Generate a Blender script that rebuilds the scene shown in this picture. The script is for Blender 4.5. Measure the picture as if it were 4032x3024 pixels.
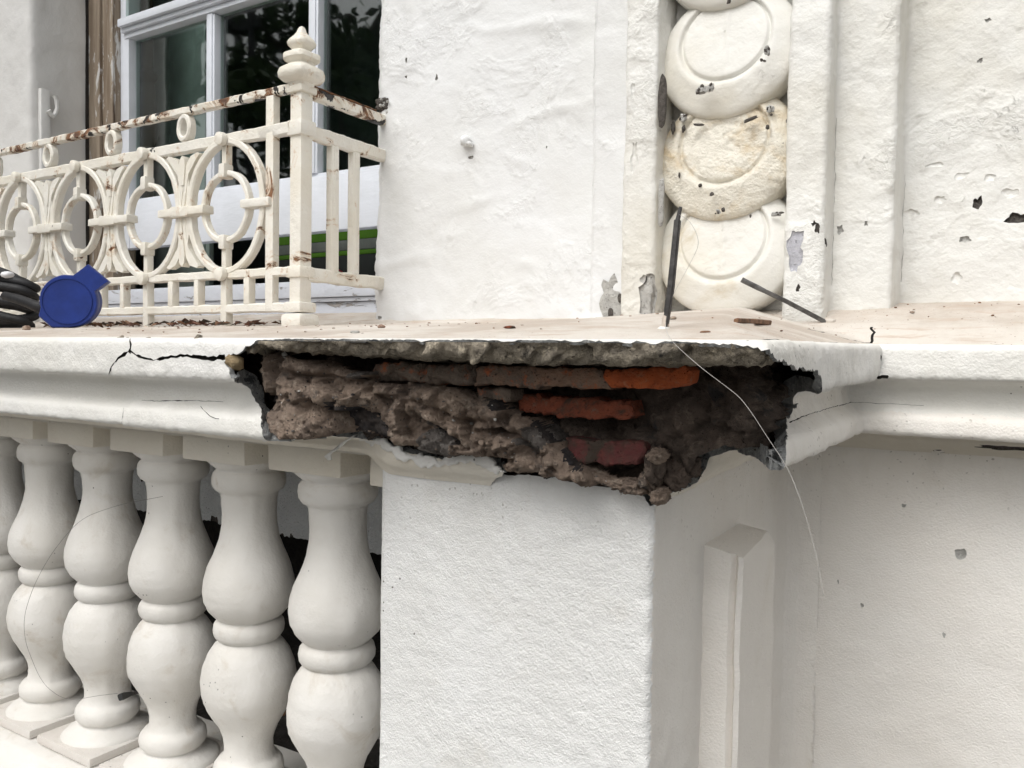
import bpy, bmesh, math, random
import numpy as np
from mathutils import Vector, Matrix
from mathutils.geometry import delaunay_2d_cdt

random.seed(7)
rng = np.random.default_rng(7)
for o in list(bpy.data.objects):
    bpy.data.objects.remove(o)
scene = bpy.context.scene
R = math.radians

# ------------------------------------------------------------------ camera
# eye at the origin; X runs along the facade, Y into the house, Z up
FPX, YAW, PIT, ROL = 3261.0, R(31.936), R(-2.046), R(0.886)
cf = np.array([-math.sin(YAW) * math.cos(PIT), math.cos(YAW) * math.cos(PIT), math.sin(PIT)])
r0 = np.array([math.cos(YAW), math.sin(YAW), 0.0])
u0 = np.cross(r0, cf)
cr = r0 * math.cos(ROL) + u0 * math.sin(ROL)
cu = -r0 * math.sin(ROL) + u0 * math.cos(ROL)
cam = bpy.data.cameras.new("camera")
cam.sensor_width = 36.0
cam.lens = 36.0 * FPX / 4032.0
cam.clip_start, cam.clip_end = 0.02, 500.0
camo = bpy.data.objects.new("camera", cam)
scene.collection.objects.link(camo)
camo.matrix_world = Matrix(((cr[0], cu[0], -cf[0], 0), (cr[1], cu[1], -cf[1], 0), (cr[2], cu[2], -cf[2], 0), (0, 0, 0, 1)))
scene.camera = camo

# ------------------------------------------------------------------ overcast sky, weak soft sun
SUN_EL, SUN_AZ = R(50), R(190)      # azimuth: direction the light comes from, clockwise from +Y
world = bpy.data.worlds.new("World")
scene.world = world
world.use_nodes = True
wn = world.node_tree
bg = wn.nodes["Background"]
sky = wn.nodes.new("ShaderNodeTexSky")
sky.sky_type = 'NISHITA'
sky.sun_disc = False
sky.sun_elevation = SUN_EL
sky.sun_rotation = SUN_AZ
sky.air_density, sky.dust_density, sky.ozone_density = 1.0, 6.0, 1.0
hs = wn.nodes.new("ShaderNodeHueSaturation")
hs.inputs['Saturation'].default_value = 0.12
wn.links.new(sky.outputs[0], hs.inputs['Color'])
tint = wn.nodes.new("ShaderNodeMix"); tint.data_type = 'RGBA'; tint.blend_type = 'MULTIPLY'
tint.inputs[0].default_value = 1.0; tint.inputs[7].default_value = (1.0, 1.0, 0.99, 1)     # soft white cloud
wn.links.new(hs.outputs[0], tint.inputs[6])
wn.links.new(tint.outputs[2], bg.inputs['Color'])
bg.inputs['Strength'].default_value = 0.15
sun = bpy.data.lights.new("sun", 'SUN')
sun.energy = 1.1
sun.angle = R(70)
sun.color = (1.0, 0.985, 0.96)
suno = bpy.data.objects.new("sun", sun)
scene.collection.objects.link(suno)
dl = Vector((math.sin(SUN_AZ) * math.cos(SUN_EL), math.cos(SUN_AZ) * math.cos(SUN_EL), math.sin(SUN_EL)))
suno.rotation_euler = dl.to_track_quat('Z', 'Y').to_euler()
suno.location = dl * 20
vs = scene.view_settings
vs.view_transform, vs.look, vs.gamma, vs.use_curve_mapping = 'Standard', 'None', 1.0, False
vs.exposure = 0.08
scene.render.engine = 'CYCLES'
scene.cycles.use_denoising = True
scene.cycles.max_bounces = 8
scene.cycles.diffuse_bounces = 4

# ------------------------------------------------------------------ helpers: rays onto real planes
def ray(sx, sy):
    return cf * FPX + cr * (sx - 2016) - cu * (sy - 1512)
def at(sx, sy, Y=None, X=None):
    d = ray(sx, sy)
    return d * (Y / d[1] if Y is not None else X / d[0])

# ------------------------------------------------------------------ helpers: noise
def _h(ix, iy, iz, seed):
    n = (ix.astype(np.int64) * 73856093) ^ (iy.astype(np.int64) * 19349663) ^ (iz.astype(np.int64) * 83492791) ^ (seed * 2654435)
    n = (n & 0xffffffff).astype(np.uint64)
    n = ((n ^ (n >> np.uint64(13))) * np.uint64(1274126177)) & np.uint64(0xffffffff)
    n = ((n ^ (n >> np.uint64(16))) * np.uint64(2246822519)) & np.uint64(0xffffffff)
    n = n ^ (n >> np.uint64(15))
    return n.astype(np.float64) / 2147483648.0 - 1.0
def vnoise(P, seed=0):
    P = np.asarray(P, float)
    i = np.floor(P); f = P - i; i = i.astype(np.int64)
    u = f * f * (3 - 2 * f)
    r = 0
    for dx in (0, 1):
        wx = u[:, 0] if dx else 1 - u[:, 0]
        for dy in (0, 1):
            wy = u[:, 1] if dy else 1 - u[:, 1]
            for dz in (0, 1):
                wz = u[:, 2] if dz else 1 - u[:, 2]
                r = r + wx * wy * wz * _h(i[:, 0] + dx, i[:, 1] + dy, i[:, 2] + dz, seed)
    return r
def fbm(P, freq, octv=4, gain=0.5, seed=0):
    P = np.asarray(P, float); a, s = 1.0, 0
    for k in range(octv):
        s = s + a * vnoise(P * freq + k * 17.3, seed + k * 31)
        freq *= 2.03; a *= gain
    return s
def ridged(P, freq, octv=4, gain=0.5, seed=0):
    P = np.asarray(P, float); a, s = 1.0, 0
    for k in range(octv):
        s = s + a * (1 - 2 * np.abs(vnoise(P * freq + k * 11.7, seed + k * 13)))
        freq *= 2.1; a *= gain
    return s

def facets(U, n, off, slope, seed, warp=0.0):
    """angular fracture faces: every random cell is a tilted plane with its own step"""
    g = np.random.default_rng(seed); lo, hi = U.min(0), U.max(0)
    S = lo + (hi - lo) * g.random((n, 2)); O = g.normal(size=n) * off; G = g.normal(size=(n, 2)) * slope
    Q = U
    if warp:
        P = np.stack([U[:, 0], U[:, 1], U[:, 0] * 0 + seed], 1)
        Q = U + warp * np.stack([fbm(P, 40, 3, seed=seed), fbm(P + 3.3, 40, 3, seed=seed + 1)], 1)
    out = np.empty(len(U))
    for c in range(0, len(U), 2000):
        q = Q[c:c + 2000]; d = ((q[:, None] - S[None]) ** 2).sum(2); k = d.argmin(1)
        out[c:c + 2000] = O[k] + ((q - S[k]) * G[k]).sum(1)
    return out
# ------------------------------------------------------------------ helpers: objects
ROOT = {}
def thing(name, label, cat, loc=(0, 0, 0), group=None):
    e = bpy.data.objects.new(name, None)
    scene.collection.objects.link(e)
    e.location = loc
    e.empty_display_size = 0.05
    e['label'] = label; e['category'] = cat
    if group: e['group'] = group
    return e
def tag(o, label, cat, group=None):
    o['label'] = label; o['category'] = cat
    if group: o['group'] = group
    return o
def origin(p):
    v = Vector((0, 0, 0))
    while p is not None:
        v += p.location; p = p.parent
    return np.array(v)
def mk(name, V, F, mats, parent=None, smooth=True, midx=None, loc=None, kind=None):
    """one mesh object; V are world coordinates"""
    V = np.asarray(V, float)
    base = origin(parent)
    L = np.zeros(3) if loc is None else np.asarray(loc, float) - base
    me = bpy.data.meshes.new(name)
    me.from_pydata((V - base - L).tolist(), [], [list(map(int, f)) for f in F])
    if not isinstance(mats, (list, tuple)): mats = [mats]
    for m in mats: me.materials.append(m)
    if midx is not None: me.polygons.foreach_set('material_index', np.asarray(midx, np.int32))
    if smooth is True: me.polygons.foreach_set('use_smooth', np.ones(len(me.polygons), bool))
    me.update()
    o = bpy.data.objects.new(name, me)
    scene.collection.objects.link(o)
    o.location = L
    if parent is not None: o.parent = parent
    if kind: o['kind'] = kind
    if smooth == 'auto':
        me.polygons.foreach_set('use_smooth', np.ones(len(me.polygons), bool))
        me.set_sharp_from_angle(angle=R(38))
    return o
class MB:
    """collects primitives into one mesh"""
    def __init__(s): s.V, s.F, s.M = [], [], []
    def add(s, V, F, m=0):
        b = len(s.V)
        s.V += [tuple(v) for v in V]; s.F += [[i + b for i in f] for f in F]; s.M += [m] * len(F)
        return s
    def box(s, x0, x1, y0, y1, z0, z1, b=0.0, m=0):
        if b <= 0:
            V = [(x, y, z) for x in (x0, x1) for y in (y0, y1) for z in (z0, z1)]
            F = [(0, 1, 3, 2), (4, 6, 7, 5), (0, 4, 5, 1), (2, 3, 7, 6), (0, 2, 6, 4), (1, 5, 7, 3)]
            return s.add(V, F, m)
        bm = bmesh.new()
        bmesh.ops.create_cube(bm, size=1)
        for v in bm.verts: v.co = Vector(((x0 + x1) / 2 + v.co.x * (x1 - x0), (y0 + y1) / 2 + v.co.y * (y1 - y0), (z0 + z1) / 2 + v.co.z * (z1 - z0)))
        bmesh.ops.bevel(bm, geom=bm.edges[:], offset=b, segments=2, affect='EDGES', profile=0.6)
        s.bm(bm, m); return s
    def bm(s, bm, m=0):
        bm.verts.index_update()
        s.add([v.co[:] for v in bm.verts], [[v.index for v in f.verts] for f in bm.faces], m); bm.free(); return s
    def tube(s, pts, rad, n=8, closed=False, m=0, sq=False, ry=None):
        pts = [np.asarray(p, float) for p in pts]; N = len(pts)
        rads = rad if hasattr(rad, '__len__') else [rad] * N
        b = []
        up = None
        for i, p in enumerate(pts):
            t = (pts[(i + 1) % N] - pts[i - 1]) if closed else (pts[min(i + 1, N - 1)] - pts[max(i - 1, 0)])
            t = t / (np.linalg.norm(t) + 1e-12)
            if up is None:
                up = np.array([0, 1, 0.]) if abs(t[1]) < .9 else np.array([0, 0, 1.])
            up = up - t * (up @ t); up /= np.linalg.norm(up)
            sd = np.cross(t, up)
            for k in range(n):
                a = 2 * math.pi * (k + .5) / n
                c, sn = math.cos(a), math.sin(a)
                if sq:
                    e = 0.45; c = math.copysign(abs(c) ** e, c); sn = math.copysign(abs(sn) ** e, sn)
                b.append(p + sd * c * rads[i] + up * sn * (rads[i] if ry is None else ry))
        F = []
        for i in range(N if closed else N - 1):
            j = (i + 1) % N
            for k in range(n):
                F.append((i * n + k, i * n + (k + 1) % n, j * n + (k + 1) % n, j * n + k))
        if not closed:
            F.append(tuple(range(n))[::-1]); F.append(tuple((N - 1) * n + k for k in range(n)))
        return s.add(b, F, m)
    def lathe(s, prof, c, n=32, m=0, axis='z', sq=0.0, ph=0.0):
        V, F = [], []
        for r_, z_ in prof:
            for k in range(n):
                a = 2 * math.pi * k / n + ph
                ca, sa = math.cos(a), math.sin(a)
                if sq:
                    e = 1 - sq; ca = math.copysign(abs(ca) ** e, ca); sa = math.copysign(abs(sa) ** e, sa)
                if axis == 'z': V.append((c[0] + r_ * ca, c[1] + r_ * sa, c[2] + z_))
                else: V.append((c[0] + r_ * ca, c[1] - z_, c[2] + r_ * sa))
        for i in range(len(prof) - 1):
            for k in range(n):
                F.append((i * n + k, i * n + (k + 1) % n, (i + 1) * n + (k + 1) % n, (i + 1) * n + k))
        F.append(tuple(range(n))[::-1]); F.append(tuple((len(prof) - 1) * n + k for k in range(n)))
        return s.add(V, F, m)
    def prism(s, poly, y0, y1, m=0, axis='y'):
        """polygon in XZ, extruded along Y"""
        n = len(poly)
        V = [(p[0], y0, p[1]) for p in poly] + [(p[0], y1, p[1]) for p in poly]
        F = [tuple(range(n)), tuple(range(2 * n - 1, n - 1, -1))] + [(i, i + n, (i + 1) % n + n, (i + 1) % n) for i in range(n)]
        return s.add(V, F, m)
    def build(s, name, mats, parent=None, smooth='auto', fix=True, lump=0, lf=60, seed=1, loc=None, kind=None):
        V = np.array(s.V)
        if lump:
            P = V
            V = V + lump * np.stack([fbm(P, lf, 2, seed=seed), fbm(P + 9.1, lf, 2, seed=seed + 5), fbm(P + 4.7, lf, 2, seed=seed + 9)], 1)
        o = mk(name, V, s.F, mats, parent, smooth, s.M, loc=loc, kind=kind)
        if fix:
            bm = bmesh.new(); bm.from_mesh(o.data)
            bmesh.ops.recalc_face_normals(bm, faces=bm.faces); bm.to_mesh(o.data); bm.free()
        return o

def pip(poly, pts):
    x, y = pts[:, 0], pts[:, 1]; ins = np.zeros(len(pts), bool)
    n = len(poly); j = n - 1
    for i in range(n):
        xi, yi = poly[i]; xj, yj = poly[j]
        if yi != yj:
            c = ((yi > y) != (yj > y)) & (x < (xj - xi) * (y - yi) / (yj - yi) + xi)
            ins ^= c
        j = i
    return ins
def resample(poly, h, jit=0.0, closed=True, seed=0):
    poly = [np.asarray(p, float) for p in poly]; out = []
    g = np.random.default_rng(seed)
    n = len(poly)
    for i in range(n if closed else n - 1):
        a, b = poly[i], poly[(i + 1) % n]
        k = max(1, int(round(np.linalg.norm(b - a) / h)))
        for q in range(k): out.append(a + (b - a) * q / k)
    if not closed: out.append(poly[-1])
    out = np.array(out)
    if jit:
        m = len(out)
        lo = np.convolve(np.r_[g.normal(size=m + 8)], np.ones(4) / 4, 'same')[4:4 + m]
        d = np.roll(out, -1, 0) - np.roll(out, 1, 0); d /= np.linalg.norm(d, axis=1)[:, None] + 1e-12
        nn = np.stack([-d[:, 1], d[:, 0]], 1)
        out = out + nn * (lo * 1.3 + g.normal(size=m) * .45)[:, None] * jit
    return out
def ribbon(pts, w):
    """thin crack polygon along a polyline"""
    pts = np.array(pts, float); n = len(pts)
    ws = np.array(w if hasattr(w, '__len__') else [w] * n, float)
    d = np.gradient(pts, axis=0); d /= np.linalg.norm(d, axis=1)[:, None] + 1e-12
    nn = np.stack([-d[:, 1], d[:, 0]], 1)
    return np.vstack([pts + nn * ws[:, None] / 2, (pts - nn * ws[:, None] / 2)[::-1]])
def wiggle(pts, h, amp, seed=0):
    p = resample(pts, h, 0, closed=False)
    g = np.random.default_rng(seed)
    p[1:-1] += g.normal(size=(len(p) - 2, 2)) * amp
    return p

def sheet(name, outer, h, mapf, mats, parent=None, noisef=None, holes=(), sign=1, smooth=True, kind=None):
    """triangulated surface over a 2-D outline, with real openings:
    hole = dict(poly, depth, rim=material slot, floor=material slot or None)"""
    outer = np.asarray(outer, float)
    ob = resample(outer, h)
    x0, y0 = outer.min(0); x1, y1 = outer.max(0)
    gx = np.arange(x0 + h / 2, x1, h); gy = np.arange(y0 + h / 2, y1, h * .866)
    G = np.array([(x + (h / 2 if j % 2 else 0), y) for j, y in enumerate(gy) for x in gx])
    G += rng.normal(size=G.shape) * h * .08
    G = G[pip(ob, G)]
    bps = [ob]
    for hd in holes: bps.append(np.asarray(hd['poly'], float))
    allb = np.vstack(bps)
    keep = np.ones(len(G), bool)
    for c in range(0, len(allb), 200):
        bb = allb[c:c + 200]
        lo, hi = bb.min(0) - h, bb.max(0) + h
        near = np.where(keep & (G[:, 0] > lo[0]) & (G[:, 0] < hi[0]) & (G[:, 1] > lo[1]) & (G[:, 1] < hi[1]))[0]
        if len(near):
            d2 = ((G[near][:, None, :] - bb[None]) ** 2).sum(2).min(1)
            keep[near[d2 < (.45 * h) ** 2]] = False
    for hd in holes:
        if hd.get('floor') is None:
            keep &= ~pip(hd['poly'], G)
    G = G[keep]
    verts = [Vector(p) for p in np.vstack([allb, G])]
    edges, off = [], 0
    for bp in bps:
        n = len(bp)
        edges += [(off + i, off + (i + 1) % n) for i in range(n)]; off += n
    vo, eo, fo, *_ = delaunay_2d_cdt(verts, edges, [], 0, 1e-7)
    U = np.array([v[:] for v in vo])
    T = np.array([f for f in fo if len(f) == 3])
    cen = U[T].mean(1)
    T = T[pip(ob, cen)]; cen = U[T].mean(1)
    hid = np.full(len(T), -1)
    for k, hd in enumerate(holes): hid[(hid < 0) & pip(hd['poly'], cen)] = k
    e = h * .1
    P = mapf(U)
    du = mapf(U + [e, 0]) - mapf(U - [e, 0]); dv = mapf(U + [0, e]) - mapf(U - [0, e])
    N = np.cross(du, dv) * sign; N /= np.linalg.norm(N, axis=1)[:, None] + 1e-15
    disp = noisef(P, U) if noisef is not None else np.zeros(len(U))
    W = P + N * disp[:, None]
    V, F, MI = list(W), [], []
    used = T[hid < 0]
    F += [tuple(f) if sign > 0 else tuple(f[::-1]) for f in used]; MI += [0] * len(used)
    em = {}
    for ti, (f, k) in enumerate(zip(T, hid)):
        for a, b in ((f[0], f[1]), (f[1], f[2]), (f[2], f[0])):
            em.setdefault((min(a, b), max(a, b)), []).append((a, b, k))
    fl = {}
    def low(i, k):
        if (i, k) not in fl:
            hd = holes[k]; d = hd['depth']
            if callable(d): d = d(U[i])
            nz = 0 if hd.get('floor') is None else fbm(P[i:i + 1], hd.get('ff', 180), 3, seed=3)[0] * d * hd.get('fn', .35)
            fl[(i, k)] = len(V); V.append(W[i] - N[i] * (d + nz))
        return fl[(i, k)]
    top = {}
    def tp(i):
        if i not in top: top[i] = len(V); V.append(W[i])
        return top[i]
    for (a, b), L in em.items():
        if len(L) == 2 and (L[0][2] < 0) != (L[1][2] < 0):
            s0 = L[0] if L[0][2] < 0 else L[1]; k = max(L[0][2], L[1][2])
            q = (tp(s0[1]), tp(s0[0]), low(s0[0], k), low(s0[1], k))
            F.append(q if sign > 0 else q[::-1]); MI.append(holes[k].get('rim', 1))
    for f, k in zip(T, hid):
        if k >= 0 and holes[k].get('floor') is not None:
            q = tuple(low(i, k) for i in f)
            F.append(q if sign > 0 else q[::-1]); MI.append(holes[k]['floor'])
    V = np.array(V)
    us = np.zeros(len(V), bool)
    for f in F: us[list(f)] = True
    re = np.cumsum(us) - 1
    F = [[re[i] for i in f] for f in F]
    return mk(name, V[us], F, mats, parent, smooth, MI, kind=kind)

def poly_path(pts):
    pts = np.array(pts, float)
    d = np.r_[0, np.cumsum(np.linalg.norm(np.diff(pts, axis=0), axis=1))]
    return pts, d
def crag(c, rad, seed, n=4):
    bm = bmesh.new(); bmesh.ops.create_icosphere(bm, subdivisions=n, radius=1)
    V = np.array([v.co[:] for v in bm.verts]); F = [[v.index for v in f.verts] for f in bm.faces]; bm.free()
    V = np.sign(V) * np.abs(V) ** .75
    V = V * (1 + .30 * ridged(V, 1.5, 4, .55, seed=seed) + .10 * fbm(V, 6, 3, .6, seed=seed + 4) - .12)[:, None]
    return V * np.array(rad) + np.array(c), F
def rock(c, rad, seed, n=2, rough=.25):
    bm = bmesh.new(); bmesh.ops.create_icosphere(bm, subdivisions=n, radius=1)
    V = np.array([v.co[:] for v in bm.verts]); F = [[v.index for v in f.verts] for f in bm.faces]; bm.free()
    V = V * (1 + rough * fbm(V, 1.3, 3, seed=seed))[:, None]
    V = np.sign(V) * np.abs(V) ** .8
    return V * np.array(rad) + np.array(c), F

# ------------------------------------------------------------------ materials
class NT:
    def __init__(s, name):
        s.m = bpy.data.materials.new(name); s.m.use_nodes = True
        s.t = s.m.node_tree; s.b = s.t.nodes["Principled BSDF"]
        tc = s.t.nodes.new("ShaderNodeTexCoord"); oi = s.t.nodes.new("ShaderNodeObjectInfo")
        a = s.t.nodes.new("ShaderNodeVectorMath"); a.operation = 'MULTIPLY_ADD'
        s.t.links.new(oi.outputs['Random'], a.inputs[0]); a.inputs[1].default_value = (7, 3, 5)
        s.t.links.new(tc.outputs['Object'], a.inputs[2])
        s.v = a.outputs[0]; s.raw = tc.outputs['Object']
    def L(s, a, b): s.t.links.new(a, b)
    def put(s, sock, val):
        if hasattr(val, 'links') or hasattr(val, 'is_output'): s.L(val, sock)
        elif isinstance(val, (tuple, list)) and len(val) == 3 and sock.type == 'RGBA': sock.default_value = (*val, 1)
        else: sock.default_value = val
    def stretch(s, sc):
        n = s.t.nodes.new("ShaderNodeVectorMath"); n.operation = 'MULTIPLY'
        s.L(s.v, n.inputs[0]); n.inputs[1].default_value = sc; return n.outputs[0]
    def noise(s, scale, det=4, ro=.55, dist=0, vec=None):
        n = s.t.nodes.new("ShaderNodeTexNoise"); s.L(vec or s.v, n.inputs['Vector'])
        n.inputs['Scale'].default_value = scale; n.inputs['Detail'].default_value = det
        n.inputs['Roughness'].default_value = ro; n.inputs['Distortion'].default_value = dist
        return n.outputs['Fac']
    def voro(s, scale, feat='F1', vec=None, rnd=1):
        n = s.t.nodes.new("ShaderNodeTexVoronoi"); n.feature = feat; s.L(vec or s.v, n.inputs['Vector'])
        n.inputs['Scale'].default_value = scale; n.inputs['Randomness'].default_value = rnd
        return n.outputs['Distance']
    def warp(s, scale, amt, vec=None):
        n = s.t.nodes.new("ShaderNodeTexNoise"); s.L(vec or s.v, n.inputs['Vector']); n.inputs['Scale'].default_value = scale; n.inputs['Detail'].default_value = 4
        a = s.t.nodes.new("ShaderNodeVectorMath"); a.operation = 'MULTIPLY_ADD'
        s.L(n.outputs['Color'], a.inputs[0]); a.inputs[1].default_value = (amt,) * 3; s.L(vec or s.v, a.inputs[2]); return a.outputs[0]
    def ss(s, x, a, b):
        n = s.t.nodes.new("ShaderNodeMapRange"); n.interpolation_type = 'SMOOTHSTEP'
        s.L(x, n.inputs['Value']); n.inputs['From Min'].default_value = a; n.inputs['From Max'].default_value = b; return n.outputs[0]
    def op(s, o, a, b=0.0):
        n = s.t.nodes.new("ShaderNodeMath"); n.operation = o; s.put(n.inputs[0], a); s.put(n.inputs[1], b); return n.outputs[0]
    def mix(s, f, a, b):
        n = s.t.nodes.new("ShaderNodeMix"); n.data_type = 'RGBA'
        s.put(n.inputs[0], f); s.put(n.inputs[6], a); s.put(n.inputs[7], b); return n.outputs[2]
    def bump(s, hgt, dist, st=1.0, prev=None):
        n = s.t.nodes.new("ShaderNodeBump"); s.put(n.inputs['Height'], hgt)
        n.inputs['Distance'].default_value = dist; n.inputs['Strength'].default_value = st
        if prev is not None: s.L(prev, n.inputs['Normal'])
        return n.outputs['Normal']
    def out(s, col, rough=.6, normal=None, spec=.4, metal=0):
        s.put(s.b.inputs['Base Color'], col); s.put(s.b.inputs['Roughness'], rough)
        s.b.inputs['Specular IOR Level'].default_value = spec; s.b.inputs['Metallic'].default_value = metal
        if normal is not None: s.L(normal, s.b.inputs['Normal'])
        return s.m

def paint(name, base, alt, stain=None, st=(.62, .75), sscale=5, lump=.6, lscale=14, grain=.5, gscale=220, specks=.0, cracks=0.0, rough=.55, rough_patch=0.0, alts=3, streak=None):
    """old masonry paint: tone drift, lumps, grain, specks, hairline cracks"""
    n = NT(name)
    col = n.mix(n.ss(n.noise(alts, 5, .6), .35, .68), base, alt)
    if stain:
        f = n.ss(n.noise(sscale, 6, .65, .6), st[0], st[1])
        col = n.mix(n.op('MULTIPLY', f, .75), col, stain)
    nb = n.bump(n.noise(lscale, 3, .5), .012 * lump, 1)
    nb = n.bump(n.noise(lscale * 5, 3, .55), .0035 * lump, 1, nb)
    if specks:
        w = n.warp(60, .006)
        d = n.voro(70, vec=w)
        msk = n.op('MULTIPLY', n.ss(d, .13, .07), n.ss(n.noise(7, 3), .66 - specks, .72 - specks * .6))
        col = n.mix(msk, col, (.10, .09, .08))
    if rough_patch:      # places where layers of paint have flaked and been painted over
        m2 = n.ss(n.noise(5.5, 4, .6, .4), .50, .62)
        hh = n.op('MULTIPLY', n.noise(48, 5, .68, .5), m2)
        nb = n.bump(hh, .007 * rough_patch, 1, nb)
        fl = n.op('MULTIPLY', n.ss(n.noise(30, 5, .7, .4), .63, .66), m2)
        nb = n.bump(n.op('SUBTRACT', 1.0, fl), .0022 * rough_patch, 1, nb)
        col = n.mix(n.op('MULTIPLY', n.ss(n.noise(85, 4, .7), .60, .70), n.op('MULTIPLY', m2, .45)), col, (.42, .40, .37))
    if streak:           # dirt washed down from the broken edge
        sp = n.t.nodes.new('ShaderNodeSeparateXYZ'); n.L(n.raw, sp.inputs[0])
        zm = n.ss(sp.outputs['Z'], streak[0], streak[1])
        sk = n.ss(n.noise(15, 5, .65, .3, n.stretch((1, 1, .30))), .42, .72)
        dots = n.op('MULTIPLY', n.ss(n.voro(95, vec=n.warp(50, .012)), .20, .12), n.ss(n.noise(14, 3), .46, .60))
        col = n.mix(n.op('MULTIPLY', n.op('MULTIPLY', sk, zm), streak[2]), col, (.47, .42, .34))
        col = n.mix(n.op('MULTIPLY', n.op('MULTIPLY', dots, zm), .55), col, (.20, .17, .14))
    if cracks:
        w = n.warp(9, .09)
        d = n.voro(6, 'DISTANCE_TO_EDGE', vec=w)
        ln = n.op('MULTIPLY', n.ss(d, .007, .001), n.ss(n.noise(2.3, 2), .70 - cracks * .12, .80 - cracks * .12))
        col = n.mix(n.op('MULTIPLY', ln, .4), col, (.30, .27, .23))
        nb = n.bump(n.op('SUBTRACT', 1.0, ln), .003, 1, nb)
    nb = n.bump(n.noise(gscale, 2, .6), .0022 * grain, 1, nb)
    return n.out(col, rough, nb, .35)

M = {}
M['wall'] = paint('wall_paint', (.735, .742, .745), (.695, .697, .685), (.62, .59, .52), (.72, .9), 3, lump=.42, lscale=9, grain=.25, cracks=.25, rough_patch=.5)
M['strip'] = paint('strip_paint', (.735, .73, .70), (.66, .64, .58), (.50, .44, .34), (.64, .86), 7, lump=.5, lscale=18, grain=.35, cracks=.5, rough_patch=.9)
M['disc'] = paint('roundel_paint', (.745, .735, .695), (.68, .645, .56), (.50, .40, .24), (.56, .80), 9, lump=.2, lscale=20, grain=.25, cracks=.4, rough_patch=.3)
M['disc_worn'] = paint('roundel_paint_worn', (.71, .675, .59), (.65, .565, .41), (.47, .33, .15), (.46, .72), 11, lump=.4, lscale=45, grain=.8, specks=.10, cracks=.6, rough_patch=1.2)
M['panel'] = paint('panel_paint', (.735, .742, .745), (.70, .70, .69), (.55, .52, .47), (.70, .9), 6, lump=.42, lscale=10, grain=.25, cracks=.25, rough_patch=1.4)
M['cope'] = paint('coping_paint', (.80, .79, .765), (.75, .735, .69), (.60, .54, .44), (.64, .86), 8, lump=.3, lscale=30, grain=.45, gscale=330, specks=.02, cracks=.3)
M['pier'] = paint('pier_render', (.83, .83, .82), (.785, .782, .765), (.66, .63, .57), (.58, .86), 6, lump=.34, lscale=40, grain=.72, gscale=420, specks=.03, alts=6, streak=(1.20, 1.335, .16))
M['bal'] = paint('baluster_paint', (.775, .755, .72), (.715, .69, .645), (.54, .48, .40), (.54, .78), 13, lump=.16, lscale=25, grain=.35, gscale=160, specks=.09, alts=6)
M['low'] = paint('lower_wall_render', (.83, .805, .765), (.80, .765, .715), (.64, .58, .48), (.60, .84), 4, lump=.2, lscale=16, grain=.65, gscale=300, streak=(1.18, 1.37, .22))
M['bed'] = paint('soffit_shade_paint', (.76, .72, .64), (.70, .65, .56), (.38, .32, .24), (.60, .80), 16, lump=.3, lscale=25, grain=.5, gscale=260, specks=.08)  # browner than the coping paint: shade under the coping put into the colour
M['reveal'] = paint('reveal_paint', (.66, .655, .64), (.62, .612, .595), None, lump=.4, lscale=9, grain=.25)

n = NT('ledge_top')                                   # worn, pinkish, gritty top of the ledge
col = n.mix(n.ss(n.noise(5, 6, .65), .36, .62), (.645, .60, .545), (.50, .435, .375))
col = n.mix(n.op('MULTIPLY', n.ss(n.noise(30, 5, .7, .5, n.stretch((.35, 2.2, 1))), .52, .66), .7), col, (.50, .39, .31))
col = n.mix(n.op('MULTIPLY', n.ss(n.voro(140, vec=n.warp(80, .005)), .16, .08), n.ss(n.noise(6, 3), .42, .6)), col, (.24, .15, .11))
nb = n.bump(n.noise(40, 5, .7, 0, n.stretch((.6, 1.6, 1))), .003, 1)
nb = n.bump(n.noise(300, 3, .6), .0016, 1, nb)
M['ledge'] = n.out(col, .8, nb, .25)

def stone(name, a, b, c, sc=30, bd=.006, grit=0, rough=.9, dark=None, dk=(.56, .66)):
    n = NT(name)
    col = n.mix(n.ss(n.noise(sc, 6, .65, .4), .34, .66), a, b)
    col = n.mix(n.ss(n.noise(sc * 2.7, 5, .7), .52, .72), col, c)
    if dark: col = n.mix(n.ss(n.noise(sc * .62, 5, .65, .5), dk[0], dk[1]), col, dark)
    if grit:
        col = n.mix(n.op('MULTIPLY', n.ss(n.voro(150, vec=n.warp(120, .004)), .15, .09), n.op('MULTIPLY', n.ss(n.noise(45, 3), .50, .62), .6)), col, c)
        col = n.mix(n.op('MULTIPLY', n.ss(n.voro(85, vec=n.warp(60, .008)), .16, .10), grit), col, (.02, .018, .016))
    nb = n.bump(n.noise(sc * 2, 6, .7), bd * 1.4, 1)
    nb = n.bump(n.noise(260, 4, .7), .0022, 1, nb)
    nb = n.bump(n.ss(n.voro(150, vec=n.warp(90, .006)), .05, .22), .0018, 1, nb)
    return n.out(col, rough, nb, .15)
M['mortarblack'] = stone('black_mortar', (.05, .047, .05), (.085, .072, .065), (.030, .03, .036), 40, .006, .5)  # near-black mortar for some low lumps and the gaps between lumps
M['mortargrey'] = stone('grey_mortar', (.20, .18, .165), (.13, .115, .105), (.34, .32, .30), 45, .006, .5)
M['mortar'] = stone('brown_mortar', (.315, .242, .19), (.205, .158, .128), (.42, .345, .28), 26, .007, .6, dark=(.10, .09, .082), dk=(.57, .68))
M['core'] = stone('dark_mortar', (.14, .108, .088), (.085, .068, .057), (.20, .16, .13), 24, .006, .4, dark=(.05, .047, .047))
M['slab'] = stone('slab_concrete', (.46, .40, .315), (.25, .22, .18), (.70, .61, .47), 34, .010, .5, dark=(.05, .045, .04), dk=(.55, .66))
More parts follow.
